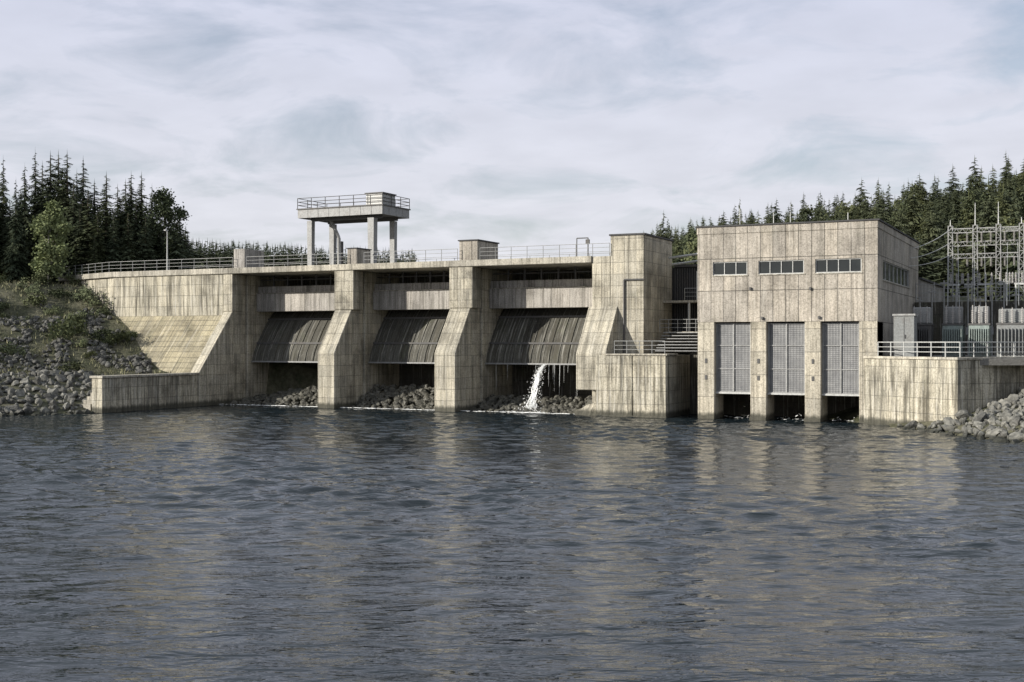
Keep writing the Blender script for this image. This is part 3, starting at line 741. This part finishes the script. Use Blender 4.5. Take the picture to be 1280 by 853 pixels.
for _ in range(700):
    p = oR + tR * random.uniform(-3, 30) + nR * random.uniform(-.6, 10)
    if (p.x > WB.x and (p - WB).dot(Vector((.8, -.6))) < .3) or (p.x <= WB.x and (p - WA).dot(Vector((dw.y, -dw.x))) < .3): continue
    fill.append((p.x, p.y, height(p.x, p.y) + .02, random.uniform(.25, .5)))
tag(pile_mesh(fill).build('rubble', M['rock']), 'small pale stones filling the gaps of the right boulder heap', 'rubble', kind='stuff')
# rubble in the bays
for bi, (a, b) in enumerate(bays):
    fill = []
    for _ in range(420):
        u = random.random(); v = random.random()
        x = a + .3 + (b - a - .6) * u; y = 99.6 + 5.5 * v
        top = (-.35 + 2.3 * v) * (1.0 if bi == 1 else .35 + .65 * min(1, u * 1.3) if bi == 0 else .6)
        fill.append((x, y, top, random.uniform(.35, .9)))
    tag(pile_mesh(fill).build('rubble', M['wet_rock']), ['heap of broken wet stones under the gate of the left bay', 'heap of broken pale stones under the gate of the middle bay', 'low wet stones under the gate of the right bay by the waterfall'][bi], 'rubble', kind='stuff')
# pale rock mound below the overhanging buttress
mb = MB(); bx0, bx1 = xat(700, 99), BX0 - .02; n = 14; vs = []
for j in range(n + 1):
    for i in range(n + 1):
        u, v = i / n, j / n; x = bx0 + (bx1 - bx0) * u; y = 98.3 + 3 * v
        z = -.3 + 1.75 * u ** .8 * sm(v * 1.6 + .12) + .22 * mnoise.noise(Vector((x * 1.5, y * 1.5, 4)))
        vs.append((x, y, z))
mb.add(vs, [(j * (n + 1) + i, j * (n + 1) + i + 1, (j + 1) * (n + 1) + i + 1, (j + 1) * (n + 1) + i) for j in range(n) for i in range(n)]); mb.open = True
tag(mb.build('rock_mound', M['conc_dam'], org=(bx0, 98, 0)), 'low beige rock mound at the waterline under the overhanging buttress', 'rock')

# ------------------------------------------------------------------ falling water
wx0, wz0 = xat(682, 104), 4.36
wt = MB(); rng = random.Random(3)
def jet(x0, v, spread, r, n=14, zend=.0):
    pts = []
    for i in range(n + 1):
        q = i / n; z = wz0 * (1 - q * q) + zend
        pts.append(Vector((x0 + v * q + rng.gauss(0, spread * q), 103.95 - 2.6 * q + rng.gauss(0, spread * q * .5), z)))
    for i, (a, b) in enumerate(zip(pts, pts[1:])): wt.tube(a, b, r * (1 + 1.2 * i / n), r * (1 + 1.2 * (i + 1) / n), 5)
for i in range(15): jet(wx0 + rng.uniform(-.13, .13), -.35 + rng.gauss(0, .2), .15, rng.uniform(.008, .028))
for i in range(620):
    q = rng.random() ** .6; z = wz0 * (1 - q * q); x = wx0 - .35 * q + rng.gauss(0, .08 + .38 * q); y = 103.9 - 2.6 * q + rng.gauss(0, .3 * q)
    s = rng.uniform(.01, .04); wt.tube((x, y, z), (x + rng.gauss(0, .03), y, z + s * 2.2), s, s * .4, 5)
for i in range(700):
    an_ = rng.uniform(0, 6.28); d = abs(rng.gauss(0, .8)); s = rng.uniform(.012, .05)
    x, y = wx0 - .4 + d * math.cos(an_), 101.3 + .7 * d * math.sin(an_); z = abs(rng.gauss(0, .6)) * math.exp(-d)
    wt.tube((x, y, z), (x, y, z + s * 1.5), s, s * .4, 5)
tag(wt.build('waterfall', M['foam'], org=(wx0, 102, 0)), 'thin white jet of water falling from the gate lip in the right bay', 'waterfall')
dr = MB()
for i in range(15):
    a, b = bays[2]; x = a + .5 + (b - a - 1) * rng.random(); L = rng.uniform(.6, 3.2)
    dr.tube((x, 104.0, 4.36), (x + rng.gauss(0, .03), 103.9, 4.4 - L), .009, .004, 4)
tag(dr.build('dripping_water', M['foam'], org=(wx0, 102, 0)), 'thin threads of water dripping from the gate of the right bay', 'water', kind='stuff')
fo = MB(); fo.open = True
def blob(x, y, rx, ry):
    n = 9; z = .07 + rng.uniform(0, .02)
    c = [(x + rx * rng.uniform(.5, 1.1) * math.cos(6.28 * i / n), y + ry * rng.uniform(.5, 1.1) * math.sin(6.28 * i / n), z) for i in range(n)]
    fo.add([(x, y, z + .03)] + c, [(0, i + 1, (i + 1) % n + 1) for i in range(n)])
for bi, (a, b) in enumerate(bays):
    for i in range(90): blob(a + (b - a) * rng.random(), 99.3 + rng.gauss(0, .18) - .3 * math.sin(rng.random() * 3), rng.uniform(.1, .5), rng.uniform(.04, .13))
for i in range(120): blob(wx0 - .4 + rng.gauss(0, 1.3), 100.4 + rng.gauss(0, .5), rng.uniform(.08, .35), rng.uniform(.05, .2))
for a, b in doors:
    for i in range(12): blob(a + .3 + (b - a - .6) * rng.random() ** .6, 100.6 + rng.gauss(0, .5), rng.uniform(.06, .25), rng.uniform(.05, .2))
fo.build('foam', M['foam'])['kind'] = 'stuff'
bpy.data.objects['foam']['label'] = 'white foam lines on the dark water at the foot of the bays'; bpy.data.objects['foam']['category'] = 'foam'
# broken white water inside the outlets
sp = MB()
for a, b in doors:
    for i in range(8):
        x = a + .2 + (b - a - .4) * rng.random() ** .7; z = abs(rng.gauss(0, .3)); s = rng.uniform(.012, .04)
        sp.tube((x, 100.5 + rng.gauss(0, .6), z), (x + rng.gauss(0, .15), 100.5, z + s * 3), s, s * .3, 4)
tag(sp.build('splashes', M['foam']), 'white splashes of outflow under the three powerhouse doors', 'splashes', kind='stuff')

# ------------------------------------------------------------------ trees
def spruce(seed, H=17, Rr=3.0, nb=330, blades=5, base=.05, fat=1.0):
    rng = random.Random(seed); crown = MB(); crown.open = True; trunk = MB()
    trunk.tube((0, 0, -.6), (0, 0, H * .97), .20 * H / 17, .03, 6)
    lump = [rng.uniform(.72, 1.15) for _ in range(14)]
    for b in range(nb):
        q = 1 - ((b + rng.random()) / nb) ** .62
        z = H * (base + (1 - base) * q)
        an_ = rng.uniform(0, 6.28)
        rad = Rr * ((1 - q) ** .8) * lump[int(q * 9 + an_ * 1.2) % 14] + .16
        ln = rad * rng.uniform(.55, 1.1); dr_ = ln * rng.uniform(.2, .5)
        d = Vector((math.cos(an_), math.sin(an_), 0)); sd = Vector((-d.y, d.x, 0)); st_ = Vector((0, 0, z))
        def at(t): return st_ + d * (ln * t) + Vector((0, 0, -dr_ * t * t * 1.4 + .35 * dr_ * t))
        for i in range(blades):
            t = (i + .7) / blades; p = at(t); w = (ln * .42 * (1.15 - t) * rng.uniform(.6, 1.3) + .11) * fat
            p2 = at(max(0, t - 1.1 / blades))
            for sg in (-1, 1):
                crown.add([p2, p, p + sd * (sg * w) + d * (w * .5) + Vector((0, 0, -w * rng.uniform(.2, .9)))], [(0, 1, 2)])
            crown.add([p2, p, p + sd * rng.gauss(0, .15 * w) + Vector((0, 0, -w * rng.uniform(.6, 1.2)))], [(0, 1, 2)])
        crown.add([at(.8), at(1.15) + Vector((0, 0, .05)), at(.85) + sd * .1 * fat], [(0, 1, 2)])
    crown.add([(-.06, 0, H * .9), (.06, 0, H * .9), (0, 0, H * 1.03)], [(0, 1, 2)]); crown.add([(0, -.06, H * .9), (0, .06, H * .9), (0, 0, H * 1.03)], [(0, 1, 2)])
    return trunk, crown
def broad(seed, H, Rr, leaf, nl, base=.35, slim=1.0):
    rng = random.Random(seed); trunk = MB(); crown = MB(); crown.open = True
    trunk.tube((0, 0, -.5), (.1, 0, H * .55), .016 * H * .6, .010 * H * .6, 7); trunk.tube((.1, 0, H * .55), (0, .1, H * .93), .009 * H, .015, 6)
    cl = []
    for i in range(26):
        q = rng.uniform(base, 1.0); an_ = rng.uniform(0, 6.28); rr = Rr * math.sin(math.pi * min(1, (q - base) / (1 - base) * .86 + .14)) ** .7 * rng.uniform(.25, .95) * slim
        c = Vector((rr * math.cos(an_), rr * math.sin(an_), H * q * .97)); cl.append((c, rng.uniform(.35, .75) * Rr * .55))
        z0 = H * max(.22, q * .75 - .08); trunk.tube((.08, 0, z0), c, .006 * H * .45, .012, 5)
    for _ in range(nl):
        c, r = rng.choice(cl); v = Vector((rng.gauss(0, .5), rng.gauss(0, .5), rng.gauss(0, .45))) * r; p = c + v
        a = Vector((rng.gauss(0, 1), rng.gauss(0, 1), rng.gauss(0, 1))).normalized(); b = a.orthogonal().normalized(); s = leaf * rng.uniform(.6, 1.3)
        crown.add([p - a * s, p + b * s * .6, p + a * s, p - b * s * .6], [(0, 1, 2, 3)])
    return trunk, crown
def tree(name, tc, loc, mat, bark, label, cat='tree', group=None):
    t = thing(name, label, cat, (0, 0, 0), group); tc[0].build('trunk', M[bark], t); tc[1].build('crown', M[mat], t); t.location = loc; return t

# left bank forest: pixel column, skyline row and distance of each tree
SP = [spruce(i, 17, 2.3 + .35 * (i % 3), 330, 5) for i in range(4)]
left = [(4, 197, 150), (20, 224, 140), (31, 206, 146), (44, 188, 150), (53, 204, 156), (63, 192, 150), (73, 191, 153), (84, 190, 148), (96, 214, 158),
        (104, 198, 150), (118, 226, 150), (133, 217, 148), (147, 232, 158), (157, 226, 155), (164, 216, 150), (177, 217, 150), (190, 232, 160), (-14, 200, 148), (-30, 192, 145), (-48, 205, 150),
        (12, 250, 143), (36, 262, 146), (58, 240, 148), (80, 248, 147), (100, 258, 144), (22, 290, 143), (-6, 300, 141), (88, 300, 146), (66, 310, 149), (40, 310, 147), (6, 330, 139), (122, 262, 142), (142, 262, 142), (160, 264, 143), (182, 268, 146), (200, 262, 152), (92, 226, 145), (110, 236, 143), (150, 244, 150), (170, 240, 148), (26, 236, 147), (222, 268, 160), (232, 282, 165),
        (105, 300, 143), (118, 296, 140), (138, 298, 142), (160, 296, 146), (185, 300, 150), (208, 298, 152), (228, 296, 160), (-70, 200, 140), (-90, 210, 135)]
protos = {}
for i, (px_, py_, d) in enumerate(left):
    x, y = pol(px_, d); g = height(x, y); Ht = CAMZ + (HZ - py_) / F * d - g; s = Ht / 17; kx = i % 4
    if y < 116 and x > -100: x, y = x, max(y, 114.5)
    if kx not in protos:
        protos[kx] = tree('spruce_tree', SP[kx], (x, y, g), 'spruce', 'bark', 'dark spruce in the dense stand above the left abutment wall', group='spruces on the left bank')
        protos[kx].scale = (s * .95, s * .95, s)
    else: dup(protos[kx], (x, y, g), random.uniform(0, 6.28), (s * random.uniform(1.2, 1.75), s * random.uniform(1.2, 1.75), s))
x, y = pol(205, 150); g = height(x, y)
tree('broadleaf_tree', broad(5, CAMZ + (HZ - 238) / F * 150 - g, 3.3, .17, 5200, .2), (x, y, g), 'broad', 'bark', 'rounded loose broadleaf tree at the right end of the dark spruce stand')
x, y = pol(60, 138); g = height(x, y) - .3
tree('birch_tree', broad(9, CAMZ + (HZ - 244) / F * 138 - g, 2.5, .2, 7000, .2), (x, y, g), 'birch', 'birch_bark', 'light green birch with a thin pale trunk in front of the dark spruces')

# right hill forest
SH = [spruce(20 + i, 16, 2.5 + .35 * (i % 3), 240, 4, .04, 1.25) for i in range(4)]
hp_ = []
for i in range(4):
    mb = MB(); mb.open = True; mb.add(SH[i][1].v, SH[i][1].f)
    me_o = mb.build('spruce_tree', M['spruce_hill']); b0 = len(SH[i][1].f)
    trm = SH[i][0]; me = me_o.data; hp_.append(me_o)
    tag(me_o, 'mid green spruce in the forest covering the right hill', 'tree', 'spruces on the right hill')
cnt = 0; used = [False] * 4
along = Vector((.737, -.676)); nrm = Vector((.676, .737))
rows = [(219, 3.3), (208, 4.4), (195, 5.4), (180, 6.2), (163, 7), (146, 7.5), (128, 8), (111, 8)]
for r, stp_ in rows:
    a = -430
    while a < -120:
        a += stp_ * random.uniform(.75, 1.25)
        p = nrm * (r + random.uniform(-4, 4)) + along * a
        dep = -p.x * SA + p.y * CA; px_ = 640 + F * (p.x * CA + p.y * SA) / dep
        if not (802 < px_ < 1345): continue
        g = height(p.x, p.y); Ht = random.uniform(11.5, 16.5) if px_ < 1050 else random.uniform(11.5, 17); top = HZ - F * (g + Ht - CAMZ) / dep
        if 875 < px_ < 1095 and top > 276: continue
        if 1095 < px_ < 1140 and top > 290: continue
        if px_ > 1285 and random.random() < .5: continue
        if cnt >= 248: continue
        s = Ht / 16; i = random.randrange(4)
        o = hp_[i] if not used[i] else hp_[i].copy()
        if used[i]: COL.objects.link(o)
        used[i] = True; cnt += 1
        o.location = (p.x, p.y, g - .3); o.rotation_euler = (0, 0, random.uniform(0, 6.28)); w = random.uniform(1.25, 1.9)
        o.scale = (s * w, s * w, s)
print('hill spruces', cnt)
# rounder broadleaf crowns among the spruces
bt = [broad(80 + i, 12, 3.6, .34, 1500, .12, 1.0) for i in range(3)]; bm_ = []
for i in range(3):
    mb = MB(); mb.open = True; mb.add(bt[i][1].v, bt[i][1].f); mb.add(bt[i][0].v, bt[i][0].f)
    bm_.append(tag(mb.build('broadleaf_tree', M['spruce_hill' if i else 'broad']), 'rounded broadleaf tree among the spruces of the right hill', 'tree', 'broadleaf trees on the right hill'))
ub = [False] * 3; nb_ = 0
while nb_ < 46:
    p = nrm * random.uniform(106, 216) + along * random.uniform(-420, -120); dep = -p.x * SA + p.y * CA; px_ = 640 + F * (p.x * CA + p.y * SA) / dep
    if not (805 < px_ < 1300): continue
    g = height(p.x, p.y); Ht = random.uniform(8, 13.5); top = HZ - F * (g + Ht - CAMZ) / dep
    if 872 < px_ < 1140 and top > 280: continue
    i = random.randrange(3); o = bm_[i] if not ub[i] else bm_[i].copy()
    if ub[i]: COL.objects.link(o)
    ub[i] = True; nb_ += 1; q = Ht / 12; o.location = (p.x, p.y, g - .2); o.rotation_euler = (0, 0, random.uniform(0, 6.28)); o.scale = (q * random.uniform(.9, 1.3), q, q)
# the tall spruce standing above the powerhouse roof
x, y = pol(925, 330); g = height(x, y); o = hp_[0].copy(); COL.objects.link(o)
o.location = (x, y, g); s = (CAMZ + (HZ - 247) / F * 330 - g) / 16; o.scale = (s * .8, s * .8, s); o['label'] = 'tallest spruce rising above the others behind the powerhouse roof'
if 'group' in o: del o['group']
# younger growth that fills the hill between the individual spruces
LOW = [spruce(40 + i, 16, 2.8, 95, 2, .02, 1.6) for i in range(3)]
mb = MB(); mb.open = True
for i in range(1900):
    r = random.uniform(104, 224); a = random.uniform(-430, -115); p = nrm * r + along * a
    dep = -p.x * SA + p.y * CA; px_ = 640 + F * (p.x * CA + p.y * SA) / dep
    if not (800 < px_ < 1320) : continue
    g = height(p.x, p.y); Ht = random.uniform(6, 12); top = HZ - F * (g + Ht - CAMZ) / dep
    if 872 < px_ < 1100 and top > 284: continue
    s = Ht / 16; c = random.choice(LOW)[1]; an_ = random.uniform(0, 6.28); ca, sa = math.cos(an_) * s * 2.2, math.sin(an_) * s * 2.2
    mb.add([(v[0] * ca - v[1] * sa + p.x, v[0] * sa + v[1] * ca + p.y, v[2] * s + g - .3) for v in c.v], c.f)
tag(mb.build('young_growth', M['spruce_hill']), 'dense young growth between the spruces of the right hill', 'undergrowth', kind='stuff')
# far-off wood on the reservoir shore
LOW = [spruce(40 + i, 16, 2.8, 95, 2, .02, 1.6) for i in range(3)]
mb = MB(); mb.open = True
for i in range(620):
    px_ = random.uniform(190, 520); d = random.uniform(385, 470); x, y = pol(px_, d); g = height(x, y)
    lim = 303 + (px_ - 235) * .05 if px_ > 235 else 296
    Ht = (CAMZ + (HZ - lim - random.uniform(-7, 14)) / F * d - g)
    if Ht < 4: continue
    s = Ht / 16; c = random.choice(LOW)[1]; an_ = random.uniform(0, 6.28); ca, sa = math.cos(an_) * s * 2.2, math.sin(an_) * s * 2.2
    mb.add([(v[0] * ca - v[1] * sa + x, v[0] * sa + v[1] * ca + y, v[2] * s + g - .3) for v in c.v], c.f)
tag(mb.build('far_wood', M['spruce_hill']), 'distant line of conifers beyond the dam deck on the left', 'wood', kind='stuff')
# wood further along both hills so that no gap opens beside the frame
mb = MB(); mb.open = True
for i in range(150):
    r = random.uniform(105, 225); a = random.uniform(-110, 60); p = nrm * r + along * a; g = height(p.x, p.y); s = random.uniform(.8, 1.15); c = random.choice(LOW)[1]
    mb.add([(v[0] * s * 1.1 + p.x, v[1] * s * 1.1 + p.y, v[2] * s + g - .3) for v in c.v], c.f)
for i in range(120):
    sdv = random.uniform(95, 150); a = random.uniform(5, 90); p = Vector((-81.2, 82.5)) + nL * sdv + tL * a
    g = height(p.x, p.y); s = random.uniform(.85, 1.2); c = random.choice(LOW)[1]
    mb.add([(v[0] * s * 1.1 + p.x, v[1] * s * 1.1 + p.y, v[2] * s + g - .3) for v in c.v], c.f)
for i in range(170):
    x, y = pol(random.uniform(-60, 232), random.uniform(147, 175))
    g = height(x, y); s = random.uniform(.35, .72); c = random.choice(LOW)[1]
    mb.add([(v[0] * s * 2 + x, v[1] * s * 2 + y, v[2] * s + g - .3) for v in c.v], c.f)
tag(mb.build('side_wood', M['spruce']), 'spruce wood continuing along the valley sides beyond the picture', 'wood', kind='stuff')

# ------------------------------------------------------------------ shrubs and grass on the left slope
def shrub(seed, nl=700):
    rng = random.Random(seed); mb = MB(); mb.open = True
    cl = [(Vector((rng.gauss(0, .45), rng.gauss(0, .45), rng.uniform(.2, .9))), rng.uniform(.25, .5)) for _ in range(9)]
    for _ in range(nl):
        c, r = rng.choice(cl); p = c + Vector((rng.gauss(0, .5), rng.gauss(0, .5), rng.gauss(0, .5))) * r
        a = Vector((rng.gauss(0, 1), rng.gauss(0, 1), rng.gauss(0, 1))).normalized(); b = a.orthogonal().normalized(); s = rng.uniform(.05, .12)
        mb.add([p - a * s, p + b * s * .6, p + a * s, p - b * s * .6], [(0, 1, 2, 3)])
    return mb
shp = []
for i in range(4):
    o = shrub(60 + i).build('shrub', M['shrub']); tag(o, 'low green shrub on the weedy slope left of the sloping apron', 'shrub', 'shrubs on the left slope'); shp.append(o)
usedS = [False] * 4; cs = 0; spots = []
while cs < 38:
    s_ = random.uniform(12.5, 33); a = random.uniform(-24, 15); p = Vector((-81.2, 82.5)) + nL * s_ + tL * a
    if p.y > YU - .6 and p.x > -99: continue
    if p.y > 95 and p.x > -87.5 - (p.y - 95.7) * 1.85 + .4: continue
    if p.x > XA - 3: continue
    i = random.randrange(4); o = shp[i] if not usedS[i] else shp[i].copy()
    if usedS[i]: COL.objects.link(o)
    usedS[i] = True; cs += 1; s = random.uniform(.6, 1.25) * (1.5 if s_ > 26 else 1)
    o.location = (p.x, p.y, height(p.x, p.y) - .15); o.rotation_euler = (0, 0, random.uniform(0, 6.28)); o.scale = (s * 1.2, s * 1.2, s)
x, y = pol(80, 127); o = shp[1].copy(); COL.objects.link(o); o.location = (x, y, height(x, y) - .3); o.scale = (2.2, 2.0, 2.4)
o['label'] = 'large dark bush against the left end of the abutment wall'
if 'group' in o: del o['group']
mb = MB(); mb.open = True
for _ in range(8500):
    s_ = 10.5 + 24 * random.random(); a = random.uniform(-25, 20); p = Vector((-81.2, 82.5)) + nL * s_ + tL * a
    if p.y > YU - .3 and p.x > -98: continue
    if p.y > 95.5 and p.x > -87.3 - (p.y - 95.7) * 1.85: continue
    if p.x > XA - 1.6: continue
    if mnoise.noise(Vector((p.x * .35, p.y * .35, 0))) < -.25: continue
    z = height(p.x, p.y); h = random.uniform(.12, .55); an_ = random.uniform(0, 6.28); w = random.uniform(.03, .09)
    d = Vector((math.cos(an_), math.sin(an_), 0)); l = Vector((random.gauss(0, .2), random.gauss(0, .2), 0))
    mb.add([Vector((p.x, p.y, z - .03)) - d * w, Vector((p.x, p.y, z - .03)) + d * w, Vector((p.x, p.y, z + h)) + l], [(0, 1, 2)])
tag(mb.build('grass', M['grass']), 'rough weeds and dry grass covering the left slope', 'grass', kind='stuff')

# ------------------------------------------------------------------ sky and sun
EL, AZ = R(20), R(223)           # azimuth clockwise from +y
W = bpy.data.worlds.new('World'); S.world = W; W.use_nodes = True; nt = W.node_tree
for n in list(nt.nodes): nt.nodes.remove(n)
def wn(t, **kw):
    x = nt.nodes.new(t)
    for k_, v in kw.items(): setattr(x, k_, v)
    return x
out = wn('ShaderNodeOutputWorld'); sky = wn('ShaderNodeTexSky', sky_type='NISHITA', sun_disc=False, sun_elevation=EL, sun_rotation=AZ)
sky.air_density = 1.0; sky.dust_density = 2.0
b1 = wn('ShaderNodeBackground'); b1.inputs[1].default_value = .10; nt.links.new(sky.outputs[0], b1.inputs[0])
tc = wn('ShaderNodeTexCoord'); sx = wn('ShaderNodeSeparateXYZ'); nt.links.new(tc.outputs['Generated'], sx.inputs[0])
def wm(op, a, b, clamp=False):
    x = wn('ShaderNodeMath', operation=op, use_clamp=clamp)
    for i, v in enumerate((a, b)):
        if isinstance(v, (int, float)): x.inputs[i].default_value = v
        else: nt.links.new(v, x.inputs[i])
    return x.outputs[0]
den = wm('ADD', wm('MAXIMUM', sx.outputs[2], 0.0), .16)
cc = wn('ShaderNodeCombineXYZ'); nt.links.new(wm('DIVIDE', sx.outputs[0], den), cc.inputs[0]); nt.links.new(wm('DIVIDE', sx.outputs[1], den), cc.inputs[1])
nz_ = wn('ShaderNodeTexNoise'); nt.links.new(cc.outputs[0], nz_.inputs['Vector']); nz_.inputs['Scale'].default_value = 2.2; nz_.inputs['Detail'].default_value = 9; nz_.inputs['Roughness'].default_value = .58; nz_.inputs['Distortion'].default_value = .5
nz2 = wn('ShaderNodeTexNoise'); nt.links.new(cc.outputs[0], nz2.inputs['Vector']); nz2.inputs['Scale'].default_value = 4.5; nz2.inputs['Detail'].default_value = 8
cr = wn('ShaderNodeValToRGB'); nt.links.new(nz2.outputs[0], cr.inputs[0])
cr.color_ramp.elements[0].position = .33; cr.color_ramp.elements[0].color = (.80, .805, .825, 1)
cr.color_ramp.elements[1].position = .66; cr.color_ramp.elements[1].color = (.88, .88, .90, 1)
zr = wn('ShaderNodeValToRGB'); nt.links.new(sx.outputs[2], zr.inputs[0])        # clouds pale at the horizon, greyer overhead
zr.color_ramp.elements[0].position = .0; zr.color_ramp.elements[0].color = (.76, .76, .765, 1)
zr.color_ramp.elements[1].position = .5; zr.color_ramp.elements[1].color = (.54, .58, .64, 1)
e = zr.color_ramp.elements.new(.28); e.color = (.60, .63, .74, 1)
mx_ = wn('ShaderNodeMix', data_type='RGBA', blend_type='MULTIPLY'); mx_.inputs[0].default_value = 1; nt.links.new(cr.outputs[0], mx_.inputs[6]); nt.links.new(zr.outputs[0], mx_.inputs[7])
b2 = wn('ShaderNodeBackground'); b2.inputs[1].default_value = 1.0; nt.links.new(mx_.outputs[2], b2.inputs[0])
mr = wn('ShaderNodeValToRGB'); nt.links.new(nz_.outputs[0], mr.inputs[0]); mr.color_ramp.elements[0].position = .32; mr.color_ramp.elements[0].color = (.5,) * 3 + (1,); mr.color_ramp.elements[1].position = .52
ms = wn('ShaderNodeMixShader'); nt.links.new(mr.outputs[0], ms.inputs[0]); nt.links.new(b1.outputs[0], ms.inputs[1]); nt.links.new(b2.outputs[0], ms.inputs[2])
nt.links.new(ms.outputs[0], out.inputs[0])
sl = bpy.data.lights.new('sun', 'SUN'); sl.energy = 5.0; sl.angle = R(.6); sl.color = (1, .935, .835)
so = bpy.data.objects.new('sun', sl); COL.objects.link(so); so.location = (-100, -100, 120)
to = Vector((math.sin(AZ) * math.cos(EL), math.cos(AZ) * math.cos(EL), math.sin(EL)))
so.rotation_euler = (-to).to_track_quat('-Z', 'Y').to_euler()

S.view_settings.view_transform = 'Standard'; S.view_settings.look = 'None'; S.view_settings.exposure = 0.35; S.view_settings.gamma = 1
S.cycles.max_bounces = 6
